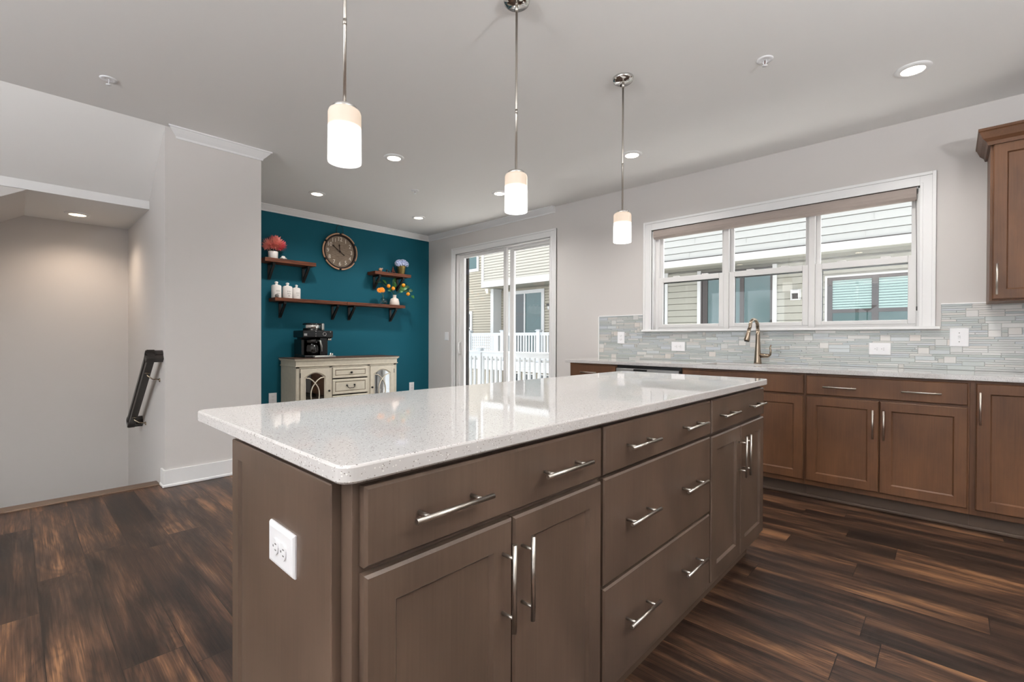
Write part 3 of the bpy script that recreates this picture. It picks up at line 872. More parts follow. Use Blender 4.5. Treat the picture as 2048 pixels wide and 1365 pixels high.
# ================================================================== LIGHTS
def downlight(x, y, z, label, warm=False, power=9, group='recessed ceiling lights'):
    t = thing('recessed_downlight', label, 'ceiling light', (x, y, z), group)
    MB().lathe([(.052, -.004), (.058, -.012), (.082, -.006), (.086, -.001), (.086, 0)], (x, y, z), seg=40).build('trim_ring', M['trim'], t)
    MB().lathe([(.0, -.010), (.056, -.010), (.057, -.006), (.0, -.006)], (x, y, z), seg=40).build('lens', M['lensw' if warm else 'lens'], t)
    d = bpy.data.lights.new('downlight_lamp', 'SPOT'); d.energy = power; d.color = (1, .8, .62) if warm else (1, .96, .92)
    d.spot_size = math.radians(150); d.spot_blend = .9; d.shadow_soft_size = .05
    o = bpy.data.objects.new('downlight_lamp', d); C.objects.link(o); o.parent = t; o.location = (0, 0, -.07)
    return t
PW = 45
downlight(-.168, 3.574, ZC, 'lit recessed light above the counter near the right edge', power=PW)
downlight(-1.986, 3.605, ZC, 'lit recessed light behind the farthest pendant rod', power=PW)
downlight(-3.554, 3.588, ZC, 'lit recessed light half hidden by the middle pendant shade', power=PW)
downlight(-5.042, 3.60, ZC, 'lit recessed light nearest the corner above teal wall and sliding door', power=PW)
downlight(-3.537, 2.268, ZC, 'lit recessed light right of the nearest pendant shade', power=PW)
downlight(-5.027, 2.261, ZC, 'lit recessed light above the clock, between column and teal wall corner', power=PW)
downlight(-5.479, .382, 2.18, 'lit warm recessed light in the low soffit over the stairs', True, 17)

for x_, y_, tx_ in ((1.65, 3.574, 'added recessed fill light beyond the right edge of the view'), (1.2, .9, 'added recessed fill light out of view right of the camera'), (1.2, -1.2, 'added recessed fill light, unseen behind the camera at right'), (-1.2, -1.3, 'added recessed fill light, unseen behind the camera'), (-3.2, -1.3, 'added recessed fill light, unseen behind the camera at left')):
    downlight(x_, y_, ZC, tx_, power=50)  # extra downlights added out of view to brighten cabinets and column
def pendant(y, x, zb, label):
    t = thing('pendant_light', label, 'pendant light', (x, y, ZC), 'pendant lights over the island')
    b = MB(); b.lathe([(.0, -.028), (.048, -.028), (.052, -.022), (.058, -.02), (.062, -.006), (.062, 0)], (x, y, ZC), seg=36); b.build('canopy', M['chrome'], t)
    for s in (-1, 1): MB().lathe([(0, -.036), (.004, -.034), (.004, -.026), (.003, -.024)], (x + s * .034 * .8, y - s * .034 * .6, ZC), seg=10).build('canopy_screw', M['bronze'], t)
    h = .175; zt = zb + h
    b = MB(); b.tube([(x, y, zt + .012), (x, y, ZC - .02)], .0055, 12); b.tube([(x, y, ZC - .06), (x, y, ZC - .02)], .0075, 12); b.tube([(x, y, zt + .28), (x, y, zt + .30)], .0065, 12)
    b.build('rod', M['steel'], t)
    b = MB(); b.lathe([(.036, zt - .002), (.038, zt), (.038, zt + .010), (.034, zt + .013), (.008, zt + .014)], (x, y, 0), seg=30); b.build('cap', M['chrome'], t)
    b = MB(); R = .0525
    b.lathe([(0, zt - .004), (R - .018, zt - .004), (R - .005, zt - .02), (R - .004, zb + .001), (R, zb), (R + .0005, zb + .006), (R, zt - .014), (R - .003, zt - .005), (R - .010, zt), (.0, zt)], (x, y, 0), seg=40)
    b.bm.faces.ensure_lookup_table()
    b.build('shade', M['opal'], t)
    d = bpy.data.lights.new('pendant_lamp', 'POINT'); d.energy = 12; d.color = (1, .97, .93); d.shadow_soft_size = .025
    o = bpy.data.objects.new('pendant_lamp', d); C.objects.link(o); o.parent = t; o.location = (0, 0, zb + .07 - ZC)
    return t
pendant(.755, -1.472, 1.70, 'lit white glass pendant nearest the camera over the island')
pendant(1.6, -1.4765, 1.707, 'lit white glass pendant in the middle of the three')
pendant(2.518, -1.449, 1.703, 'lit white glass pendant farthest away, beside the window casing')

def sprinkler(x, y, label):
    t = thing('fire_sprinkler', label, 'sprinkler', (x, y, ZC), 'ceiling sprinkler heads')
    b = MB(); b.lathe([(.020, -.002), (.022, -.004), (.040, -.005), (.043, -.001), (.043, 0)], (x, y, ZC), seg=28); b.build('escutcheon', M['plate'], t)
    b = MB(); b.tube([(x - .008, y, ZC - .004), (x - .009, y, ZC - .018), (x, y, ZC - .034)], .002, 8); b.tube([(x + .008, y, ZC - .004), (x + .009, y, ZC - .018), (x, y, ZC - .034)], .002, 8)
    b.build('frame', M['plate'], t)
    b = MB(); b.tube([(x, y, ZC - .03), (x, y, ZC - .006)], .0022, 8); b.build('bulb', M['rust'], t)
    b = MB(); b.lathe([(.0, -.037), (.014, -.036), (.014, -.034), (.0, -.033)], (x, y, ZC), seg=18); b.build('deflector', M['plate'], t)
sprinkler(-3.75, .402, 'white sprinkler head on the ceiling above the stairs at left')
sprinkler(-.77, 2.892, 'white sprinkler head on the ceiling left of the rightmost downlight')
sprinkler(-4.156, 2.922, 'small sprinkler head on the ceiling between the four far downlights')

# two added floor lamps, out of view, put in to brighten the ceiling
def uplighter(x, y, label, power):
    t = thing('added_fill_lamp', label, 'lamp', (x, y, 0), 'added fill uplighters out of view')
    MB().lathe([(.14, 0), (.14, .015), (.03, .03), (0, .03)], (x, y, 0), seg=32).build('base', M['steel'], t)
    b = MB(); b.tube([(x, y, .03), (x, y, 1.72)], .012, 12); b.build('pole', M['steel'], t)
    MB().lathe([(.02, 1.70), (.06, 1.72), (.15, 1.80), (.155, 1.805), (.145, 1.80), (.055, 1.73), (0, 1.725)], (x, y, 0), seg=36).build('lamp_bowl', M['trim'], t)
    d = bpy.data.lights.new('uplighter_fill', 'AREA'); d.shape = 'DISK'; d.size = .28; d.energy = power; d.color = (.97, .985, 1)
    o = bpy.data.objects.new('uplighter_fill', d); C.objects.link(o); o.parent = t; o.location = (0, 0, 1.80); o.rotation_euler = (PI, 0, 0)
uplighter(1.45, 1.0, 'added fill uplighter, out of view by the right wall', 135)
uplighter(-1.2, -2.6, 'added fill uplighter, out of view behind the camera', 345)

# ================================================================== HANDRAIL
hr = thing('stair_handrail', 'dark wooden handrail slanting down the stair wall', 'handrail', (-4.8, .76, .7))
ry = .70
b = MB()
A_, B_ = Vector((-4.325, ry, 1.0)), Vector((-5.19, ry, .375))
dv = (B_ - A_).normalized(); nz = Vector((-dv.z, 0, dv.x)); nz = nz if nz.z > 0 else -nz
prof = [(-.022, -.045), (.022, -.045), (.022, -.012), (.030, -.006), (.030, .022), (.022, .034), (-.022, .034), (-.030, .022), (-.030, -.006), (-.022, -.012)]
a = [b.bm.verts.new(A_ + Vector((0, p, 0)) + nz * q) for p, q in prof]; e = [b.bm.verts.new(B_ + Vector((0, p, 0)) + nz * q) for p, q in prof]
n = len(prof)
b._new([b.bm.faces.new(a), b.bm.faces.new(e[::-1])] + [b.bm.faces.new((a[i], a[(i + 1) % n], e[(i + 1) % n], e[i])) for i in range(n)])
for P_, s in ((A_, 1), (B_, -1)):            # returns to the wall
    c = [b.bm.verts.new(Vector((P_.x, ry - .03, P_.z)) + dv * (s * (.0 + p) ) + dv * (s * .03) + nz * q) for p, q in prof]
    f = [b.bm.verts.new(Vector((P_.x, .775, P_.z)) + dv * (s * p) + dv * (s * .03) + nz * q) for p, q in prof]
    b._new([b.bm.faces.new(c), b.bm.faces.new(f[::-1])] + [b.bm.faces.new((c[i], c[(i + 1) % n], f[(i + 1) % n], f[i])) for i in range(n)])
b.build('rail', M['rail'], hr)
for (x, z) in ((-4.47, .80), (-5.03, .395)):
    zt = A_.z + (x - A_.x) * dv.z / dv.x - .05
    b = MB(); b.tube([(x, ry, zt), (x + .01, ry + .002, zt - .02), (x + .02, ry + .03, zt - .045), (x + .03, ry + .072, zt - .05)], .005, 8)
    b.lathe([(.0, -.006), (.013, -.006), (.016, 0)], (x + .03, .774, zt - .055), axis='Y', seg=16, scale=(1, 1))
    b.lathe([(.018, -.004), (.018, .004)], (x, ry, zt + .002), seg=14)
    b.build('bracket', M['nickel'], hr)

# ================================================================== TEAL WALL
tmp = FX(TX)
def shelf(label, y0, y1, z0, z1, bys, dep=.2):
    t = thing('wall_shelf', label, 'shelf', (TX + .1, (y0 + y1) / 2, z0), 'walnut bracket shelves')
    MB(tmp).box(y0, y1, .001, dep, z0, z1, .003).build('board', M['shelfw'], t)
    for y in bys:
        b = MB(tmp); w = .016
        b.box(y - w, y + w, .001, .018, z0 - .19, z0 - .001, .002); b.box(y - w, y + w, .001, dep * .86, z0 - .02, z0 - .001, .002)
        b.prism([(.012, z0 - .185), (.03, z0 - .175), (dep * .84, z0 - .03), (dep * .84, z0 - .012), (dep * .78, z0 - .012), (.012, z0 - .15)], y - w * .8, y + w * .8, lambda p, q, d: tmp(d, p, q))
        b.build('bracket', M['iron'], t)
    return t
ZS1, ZS2, ZS3 = 2.045, 2.04, 1.592
shelf('short walnut shelf at upper left holding the pink flowers', 1.965, 2.555, ZS1 - .045, ZS1, (2.075, 2.478))
shelf('short walnut shelf at upper right holding the blue flowers', 3.362, 3.945, ZS2 - .042, ZS2, (3.458, 3.835))
shelf('left long walnut shelf of the lower row holding white canisters', 2.075, 2.962, ZS3 - .04, ZS3, (2.20, 2.855))
shelf('right long walnut shelf of the lower row holding two vases', 2.965, 3.846, ZS3 - .04, ZS3, (3.085, 3.72))
SX = TX + .11
# pink flowers
fp = thing('flower_pot', 'white pot of coral pink dahlias on the upper left shelf', 'flowers', (SX, 2.085, ZS1))
b = MB(); b.lathe([(.046, ZS1), (.05, ZS1 + .004), (.053, ZS1 + .085), (.050, ZS1 + .088), (.047, ZS1 + .08), (.0, ZS1 + .078)], (SX, 2.085, 0), seg=28, flute=.02, nfl=14); b.build('pot', M['ceramic'], fp)
def dahlia(c, r, m, n=120, up=(0, 0, 1)):
    b = MB(); c = Vector(c); upv = Vector(up).normalized()
    for k in range(n):
        ph = math.acos(1 - 1.9 * (k + .5) / n); th = k * 2.39996
        d = Vector((math.sin(ph) * math.cos(th), math.sin(ph) * math.sin(th), math.cos(ph)))
        q = Vector((0, 0, 1)).rotation_difference(upv)
        d = q @ d
        rr = r * random.uniform(.85, 1.1)
        b.leafs(c + d * r * .25, c + d * rr, r * .28, -r * .08, nrm=d.cross(Vector((.3, .5, .8))).cross(d), n=4)
    b.sphere(c, r * .45, sub=2)
    return b
for (dx, dy, dz, r, m, up) in ((.035, .0, .185, .092, 'coral', (.7, 0, .7)), (.0, -.062, .165, .078, 'coral', (.3, -.8, .5)), (.0, .07, .168, .076, 'pink', (.4, .8, .5)), (-.03, .015, .205, .085, 'pink', (-.2, .1, 1))):
    dahlia((SX + dx, 2.095 + dy, ZS1 + dz), r, m, up=up).build('bloom', M[m], fp)
b = MB()
for dy, dz in ((.06, .06), (.085, .075), (-.05, .07)): b.leafs((SX, 2.09, ZS1 + .085), (SX + .02, 2.09 + dy * 1.3, ZS1 + dz + .02), .04, .01)
b.build('leaves', M['dleaf'], fp)
# small white ornament shaped like a little car
ot = thing('shelf_ornament', 'small white ornament right of the pink flower pot', 'ornament', (SX + .02, 2.19, ZS1))
b = MB(); b.sphere((SX + .03, 2.19, ZS1 + .018), .02, (1.0, 2.0, .6)); b.sphere((SX + .03, 2.187, ZS1 + .032), .018, (1.0, 1.3, .8)); b.build('shell', M['ceramic'], ot)
for dy in (-.022, .022): MB().lathe([(.009, 0), (.009, .006)], (SX + .045, 2.19 + dy, ZS1 + .009), axis='X', seg=14).build('wheel', M['ink'], ot)
# canisters
def canister(y, r, h, label, rows):
    t = thing('canister', label, 'canister', (SX, y, ZS3), 'white lidded canisters')
    b = MB(); b.lathe([(r * .96, ZS3), (r, ZS3 + .006), (r, ZS3 + h * .92), (r * .97, ZS3 + h * .95), (r * .97, ZS3 + h * .96)], (SX, y, 0), seg=32); b.build('jar', M['ceramic'], t)
    b = MB(); b.lathe([(r * .98, h * .96), (r * .95, h * .99), (r * .84, h * 1.025), (r * .62, h * 1.055), (r * .3, h * 1.078), (r * .24, h * 1.14), (r * .32, h * 1.19), (r * .37, h * 1.24), (r * .32, h * 1.30), (r * .15, h * 1.335), (0, h * 1.34)], (SX, y, ZS3), seg=28); b.build('lid', M['ceramic'], t)
    b = MB()                      # hand-lettering too faint to read: a few upright strokes wrapped round the front
    for zc, hh, nn, sp in rows:
        for k in range(nn):
            a = (k - (nn - 1) / 2) * sp
            ca, sa = math.cos(a), math.sin(a); z = ZS3 + zc
            p = [Vector((SX + (r + o) * math.cos(a + da), y + (r + o) * math.sin(a + da), z + dz)) for da, dz, o in ((-.03, -hh, .0006), (.03, -hh, .0006), (.035, hh * random.uniform(.5, 1), .0006), (-.03, hh, .0006))]
            b._new([b.bm.faces.new([b.bm.verts.new(v) for v in p])])
    b.build('lettering', M['ink'], t, recalc=False)
canister(2.121, .054, .145, 'white lidded canister at the left end of the lower shelf, small dark figure before it', ((.08, .011, 5, .17), (.05, .006, 4, .15)))
canister(2.247, .055, .142, 'white lidded canister, the middle one of the three on the lower shelf', ((.082, .010, 4, .2), (.055, .006, 6, .14), (.03, .008, 3, .14)))
canister(2.352, .046, .13, 'smaller white lidded canister, rightmost of the three on the lower shelf', ((.07, .010, 4, .22), (.045, .006, 3, .2)))
dk = thing('shelf_figurine', 'small dark grey figurine in front of the leftmost canister', 'ornament', (SX + .065, 2.115, ZS3))
b = MB(); b.lathe([(.018, 0), (.02, .012), (.022, .024), (.015, .037), (0, .041)], (TX + .185, 2.10, ZS3), seg=16); b.build('figure', M['ink'], dk)
# trinkets on the upper right shelf
q = thing('shelf_trinket', 'round polished metal trinket at the left end of the upper right shelf', 'ornament', (SX, 3.495, ZS2))
b = MB(); b.sphere((SX, 3.495, ZS2 + .036), .026, (1, 1, .95), sub=3); b.build('globe', M['copper'], q)
b = MB(); b.sphere((SX + .014, 3.515, ZS2 + .05), .017, sub=2); b.build('cap', M['chrome'], q)
b = MB()
for dx, dy in ((-.014, -.014), (.014, -.014), (-.014, .014), (.014, .014)): b.tube([(SX + dx, 3.495 + dy, ZS2), (SX + dx * .8, 3.495 + dy * .8, ZS2 + .02)], .005, 8)
b.build('foot', M['chrome'], q)
q = thing('shelf_trinket', 'small dark figure standing between the round trinket and the tapered tower', 'ornament', (SX, 3.61, ZS2))
b = MB(); b.lathe([(.017, 0), (.014, .012), (.009, .024), (.016, .034), (.014, .046), (.0, .054)], (SX, 3.60, ZS2), seg=14)
b.lathe([(.012, 0), (.010, .02), (.013, .03), (.0, .04)], (SX + .01, 3.635, ZS2), seg=12); b.build('figure', M['iron'], q)
q = thing('shelf_trinket', 'small rust brown tapered tower left of the blue flowers', 'ornament', (SX, 3.70, ZS2))
b = MB()
for sx_, sy_ in ((-1, -1), (1, -1), (-1, 1), (1, 1)): b.tube([(SX + sx_ * .024, 3.70 + sy_ * .024, ZS2), (SX + sx_ * .013, 3.70 + sy_ * .013, ZS2 + .035), (SX + sx_ * .006, 3.70 + sy_ * .006, ZS2 + .065), (SX, 3.70, ZS2 + .105)], [.006, .005, .004, .002], 6)
b.box(SX - .018, SX + .018, 3.682, 3.718, ZS2 + .03, ZS2 + .037); b.box(SX - .009, SX + .009, 3.691, 3.709, ZS2 + .06, ZS2 + .066); b.build('tower', M['rust'], q)
# blue flowers
fp = thing('flower_pot', 'gold fluted pot of pale blue hydrangeas on the upper right shelf', 'flowers', (SX, 3.835, ZS2))
b = MB(); b.lathe([(.044, 0), (.046, .004), (.062, .115), (.064, .122), (.058, .122), (.0, .11)], (SX, 3.835, ZS2), seg=48, flute=.03, nfl=16); b.build('pot', M['brass'], fp)
for dx, dy, dz, r in ((.02, -.06, .15, .05), (.03, .01, .165, .052), (0, .065, .155, .048), (-.03, -.01, .17, .05)):
    b = MB(); c = Vector((SX + dx, 3.835 + dy, ZS2 + dz))
    for k in range(34):
        ph = math.acos(1 - 1.6 * (k + .5) / 34); th = k * 2.39996
        d = Vector((math.sin(ph) * math.cos(th), math.sin(ph) * math.sin(th), math.cos(ph))); p = c + d * r
        t1 = d.orthogonal().normalized(); t2 = d.cross(t1)
        for j in range(4):
            e = t1 * math.cos(j * PI / 2 + k) + t2 * math.sin(j * PI / 2 + k)
            b.leafs(p, p + e * .016 + d * .003, .015, .001, nrm=d, n=3)
    b.sphere(c, r * .8, sub=2)
    b.build('bloom', M['hyd'], fp)
b = MB()
for dy, dz, dx in ((.12, .13, .03), (.135, .15, -.02), (-.11, .13, .0), (.10, .17, -.03), (-.09, .17, -.03)): b.leafs((SX, 3.835 + dy * .4, ZS2 + .125), (SX + dx, 3.835 + dy, ZS2 + dz), .05, .012)
b.build('leaves', M['leaf'], fp)
# vases on the lower shelf
v = thing('bud_vase', 'round clear glass bud vase holding orange daisies', 'vase', (SX, 3.542, ZS3))
b = MB(); b.lathe([(.018, 0), (.034, .006), (.050, .03), (.052, .05), (.044, .075), (.022, .095), (.013, .103), (.013, .118), (.017, .122)], (SX, 3.542, ZS3), seg=28); b.build('glass_body', M['clear'], v)
b = MB(); b.lathe([(.0, .004), (.03, .006), (.046, .03), (.048, .045), (.0, .045)], (SX, 3.542, ZS3), seg=24); b.build('water', M['water'], v)
b = MB()
for p in ((.03, -.07, .19), (.02, -.01, .205)): b.tube([(SX, 3.542, ZS3 + .03), (SX, 3.542, ZS3 + .12), (SX + p[0], 3.542 + p[1], ZS3 + p[2])], .0028, 6)
b.build('stem', M['stem'], v)
for p, up in (((.035, -.075, .19), (.8, -.4, .4)), ((.03, -.035, .20), (.9, 0, .3))):
    b = MB(); c = Vector((SX + p[0], 3.542 + p[1], ZS3 + p[2])); upv = Vector(up).normalized(); t1 = upv.orthogonal().normalized(); t2 = upv.cross(t1)
    for k in range(22):
        a = k * 2 * PI / 11 + (.28 if k > 10 else 0); e = t1 * math.cos(a) + t2 * math.sin(a); L_ = .045 if k < 11 else .034
        b.leafs(c, c + e * L_ + upv * (.006 if k < 11 else .014), .018, .004, nrm=upv, n=4)
    b.sphere(c + upv * .006, .011)
    b.build('daisy', M['daisy'], v)
v = thing('bottle_vase', 'white bottle vase with leafy branches and orange fruit', 'vase', (SX, 3.725, ZS3))
VY = 3.725
b = MB(); b.lathe([(.066, 0), (.070, .004), (.066, .05), (.056, .088), (.044, .098), (.026, .104), (.024, .112), (.024, .14), (.027, .146), (.022, .148), (.0, .14)], (SX, VY, ZS3), seg=32); b.build('vase_body', M['ivory'], v)
b = MB(); br = [[(0, 0, .14), (.02, -.06, .22), (.03, -.15, .25), (.02, -.2, .29)], [(0, 0, .14), (.01, -.02, .24), (.0, -.02, .33)], [(0, 0, .14), (.02, .07, .22), (.02, .16, .21), (.03, .2, .13)], [(0, 0, .14), (0, .04, .25), (.01, .13, .27)], [(0, 0, .14), (-.02, -.12, .30), (-.02, -.27, .33)]]
for s in br: b.tube([(SX + x + (.09 if y > .03 else 0), VY + y, ZS3 + z) for x, y, z in s], .0025, 6)
b.build('branch', M['stem'], v)
lf = [((0, -.01, .25), (.03, -.05, .36)), ((.0, 0, .24), (.04, -.02, .33)), ((0, .04, .22), (.04, .13, .25)), ((.01, .06, .22), (.03, .15, .20)), ((0, .04, .25), (.02, .10, .31)), ((.01, .02, .2), (.05, .07, .24)), ((.02, .16, .21), (.04, .22, .22)), ((.03, .2, .14), (.04, .245, .11)), ((0, -.02, .22), (.03, -.06, .27)), ((0, .1, .26), (.0, .19, .27)), ((.01, -.06, .22), (.02, -.12, .2)), ((0, -.02, .32), (-.01, .02, .39)), ((-.02, -.2, .32), (-.02, -.30, .31)), ((-.02, -.12, .3), (-.03, -.18, .35)), ((.02, .0, .18), (.05, .05, .19))]
for k, (a, c) in enumerate(lf):
    fw = .09 if max(a[1], c[1]) > .03 else 0
    b = MB(); b.leafs((SX + a[0] + fw, VY + a[1], ZS3 + a[2]), (SX + c[0] + fw, VY + c[1], ZS3 + c[2]), .055 if k < 12 else .04, .012, nrm=(1, 0, .4), n=6)
    b.build('leaf', M['leaf'] if k % 3 else M['dleaf'], v)
for p in ((.05, -.055, .232), (.045, -.125, .262), (.11, .075, .285), (.12, .145, .165)):
    b = MB(); b.sphere((SX + p[0], VY + p[1], ZS3 + p[2]), .026, (1, 1, 1.05), sub=3); b.build('fruit', M['orange'], v)
# clock
CY, CZ, CR_ = 2.952, 2.262, .236
ck = thing('wall_clock', 'round weathered wood clock with cream numerals on the teal wall', 'clock', (TX, CY, CZ))
b = MB(); b.lathe([(CR_ * .80, .004), (CR_ * .86, .004), (CR_ * .99, .006), (CR_, .02), (CR_ * .97, .034), (CR_ * .88, .036), (CR_ * .86, .03), (CR_ * .86, .012)], (TX, CY, CZ), axis='X', seg=56); b.build('rim', M['bronze'], ck)
b = MB(); b.lathe([(.0, .004), (CR_ * .87, .004), (CR_ * .87, .016), (.0, .016)], (TX, CY, CZ), axis='X', seg=56, smooth=False); b.build('face', M['clockf'], ck)
for k in range(6):
    a0, a1 = math.radians(30 + 60 * k + 4), math.radians(90 + 60 * k - 4); b = MB()
    pts = [(TX + .028, CY + CR_ * .985 * math.cos(a0 + (a1 - a0) * i / 14), CZ + CR_ * .985 * math.sin(a0 + (a1 - a0) * i / 14)) for i in range(15)]
    b.tube(pts, .0105, 8); b.build('copper_band', M['copper'], ck)
for k in range(12):
    a = math.radians(90 - 30 * (k + 1)); r = CR_ * .685
    b = MB(); cyy, czz = CY + r * math.cos(a), CZ + r * math.sin(a)
    b.text(str(k + 1), .072, lambda x, y, z, cyy=cyy, czz=czz: Vector((TX + .0175 + z, cyy + x * .95, czz + y * 1.02)), .002)
    b.build('numeral', M['numeral'], ck)
def hand(name, ang, L, tail, w, o):
    a = math.radians(90 - ang); d = Vector((0, math.cos(a), math.sin(a))); s = Vector((0, -math.sin(a), math.cos(a)))
    b = MB(); pts = [(-tail, w), (-tail, -w), (-tail * .6, -w * .6), (L * .7, -w * .6), (L * .82, -w * 1.3), (L, 0), (L * .82, w * 1.3), (L * .7, w * .6), (-tail * .6, w * .6)]
    b.prism(pts, o, o + .003, lambda p, q, h: Vector((TX + h, CY, CZ)) + d * p + s * q)
    b.build(name, M['bronze'], ck)
hand('minute_hand', 306, .135, .075, .007, .021); hand('hour_hand', 355, .098, .012, .007, .019)
MB().lathe([(.011, .016), (.011, .026), (0, .027)], (TX, CY, CZ), axis='X', seg=16).build('hub', M['bronze'], ck)
b = MB(); pts = []
for k in range(13):
    a = PI * k / 12; pts.append((TX + .014, CY + .045 * math.cos(a), CZ + CR_ + .068 + .045 * math.sin(a)))
pts = [(TX + .014, CY + .045, CZ + CR_ - .01)] + pts + [(TX + .014, CY - .045, CZ + CR_ - .01)]
b.tube(pts, .0035, 8); b.box(TX + .004, TX + .02, CY - .06, CY + .06, CZ + CR_ - .02, CZ + CR_ + .004, .002); b.build('hanger', M['iron'], ck)

# ---- sideboard
sb = thing('sideboard', 'distressed cream sideboard with arched glass doors and dark wood top', 'sideboard', (TX + .25, 2.875, 0))
Y1, Y2, FR = 2.212, 3.54, .445           # body ends, front
b = MB(tmp); b.box(2.182, 3.57, .004, .478, .876, .886, .003); b.build('top', M['sbtop'], sb)
b = MB(tmp); b.box(2.186, 3.566, .004, .474, .862, .876, .003); b.box(2.196, 3.556, .006, .464, .85, .862, .003); b.box(Y1 - .004, Y2 + .004, .008, .452, .80, .85, .001); b.box(2.198, 3.554, .006, .462, .786, .80, .005)
b.build('cornice', M['cream'], sb)
b = MB(tmp)
b.box(Y1, Y1 + .018, .008, FR - .02, .07, .79); b.box(Y2 - .018, Y2, .008, FR - .02, .07, .79); b.box(Y1, Y2, .008, .016, .07, .79)
b.box(Y1, Y2, .016, FR - .02, .07, .09); b.box(Y1, Y2, .016, FR - .02, .775, .79)
for y in (2.622, 3.128): b.box(y - .009, y + .009, .016, FR - .02, .09, .775)
for a, c in ((Y1 + .018, 2.613), (3.137, Y2 - .018)): b.box(a, c, .016, FR - .06, .40, .415)
b.build('body', M['sbin'], sb)
b = MB(tmp)
b.box(Y1 - .001, Y1 + .002, .008, FR - .021, .07, .787); b.box(Y2 - .002, Y2 + .001, .008, FR - .021, .07, .787)
b.build('side_panel', M['cream'], sb)
b = MB(tmp)
for a, c in ((Y1 - .002, Y1 + .042), (2.605, 2.64), (3.11, 3.145), (Y2 - .042, Y2 + .002)): b.box(a, c, FR - .022, FR, .07, .787, .002)
b.box(Y1, Y2, FR - .022, FR, .765, .787, .001); b.box(Y1, Y2, FR - .022, FR, .05, .11, .001)
for a in (Y1 + .02, Y2 - .02):            # arched flutes on the corner posts
    b.tube([(a - .012, FR, .14), (a - .012, FR, .755), (a - .007, FR, .767), (a, FR, .771), (a + .007, FR, .767), (a + .012, FR, .755), (a + .012, FR, .14)], .0025, 6)
b.build('face_frame', M['cream'], sb)
b = MB(tmp)
for y0, y1 in ((Y1 - .002, Y1 + .05), (Y2 - .05, Y2 + .002)):
    b.box(y0, y1, FR - .06, FR - .001, 0, .07, .006); b.box(y0, y1, .01, .06, 0, .07, .006)
b.build('foot', M['cream'], sb)
def glass_door(y0, y1, knob_y, hinge_y):
    z0, z1 = .115, .762; yc = (y0 + y1) / 2; hw = (y1 - y0) / 2 - .062
    def inner(k):                       # arched opening, counter-clockwise
        pts = [(yc - hw, z0 + .07), (yc + hw, z0 + .07), (yc + hw, .655)]
        for i in range(1, 10):
            t = i / 10; y = yc + hw - 2 * hw * t
            pts.append((y, .655 + .052 * math.sin(PI * t) ** .9 if 0 < t < 1 else .655))
        pts.append((yc - hw, .655))
        cx, cz = yc, .43
        return [(cx + (p - cx) * k, cz + (q_ - cz) * (1 + (k - 1) * .4)) for p, q_ in pts]
    def outer():
        pts = [(y0, z0), (y1, z0), (y1, .70)]
        for i in range(1, 10): pts.append((y1 - (y1 - y0) * i / 10, z1))
        pts.append((y0, .70)); return pts
    b = MB(tmp)
    I0, I1, O = inner(1.0), inner(1.14), outer()
    O[2] = (y1, z1 - .02); O[12] = (y0, z1 - .02)
    def loop(pts, o): return [b.bm.verts.new(tmp(p, o, q_)) for p, q_ in pts]
    Ls = [loop(O, FR), loop(O, FR + .012), loop(I1, FR + .012), loop(I1, FR + .017), loop(I0, FR + .006), loop(I0, FR)]
    n = len(O)
    for A, B in zip(Ls, Ls[1:] + Ls[:1]): b._new([b.bm.faces.new((A[i], A[(i + 1) % n], B[(i + 1) % n], B[i])) for i in range(n)])
    b.box(y0, y0 + .03, FR, FR + .0119, z1 - .022, z1); b.box(y1 - .03, y1, FR, FR + .0119, z1 - .022, z1)
    d = b.build('door', M['cream'], sb)
    b = MB(tmp); P_ = inner(1.02)
    b.prism(P_, FR + .002, FR + .004, lambda p, q_, h: tmp(p, h, q_)); b.build('glass_pane', M['mirglass'], d)
    b = MB(tmp)
    ctl = [(-1.0, .655), (-.62, .648), (-.3, .625), (0, .59), (.28, .545), (.42, .50), (.46, .45), (.42, .395), (.28, .345), (0, .295), (-.3, .255), (-.62, .225), (-1.0, .205)]
    for s in (-1, 1): b.tube([(yc + s * hw * u, FR + .008, z) for u, z in ctl], .0062, 8)
    b.build('fretwork', M['cream'], d)
    b = MB(); b.lathe([(.006, 0), (.005, .012), (.013, .02), (.012, .028), (0, .031)], tmp(knob_y, FR + .012, .49), axis='X', seg=16); b.build('knob', M['iron'], d)
    b = MB(tmp); b.box(hinge_y - .004, hinge_y + .004, FR, FR + .014, .66, .715, .001); b.box(hinge_y - .004, hinge_y + .004, FR, FR + .014, .18, .235, .001); b.build('hinge', M['iron'], d)
glass_door(2.258, 2.602, 2.59, 2.256); glass_door(3.148, 3.494, 3.162, 3.497)
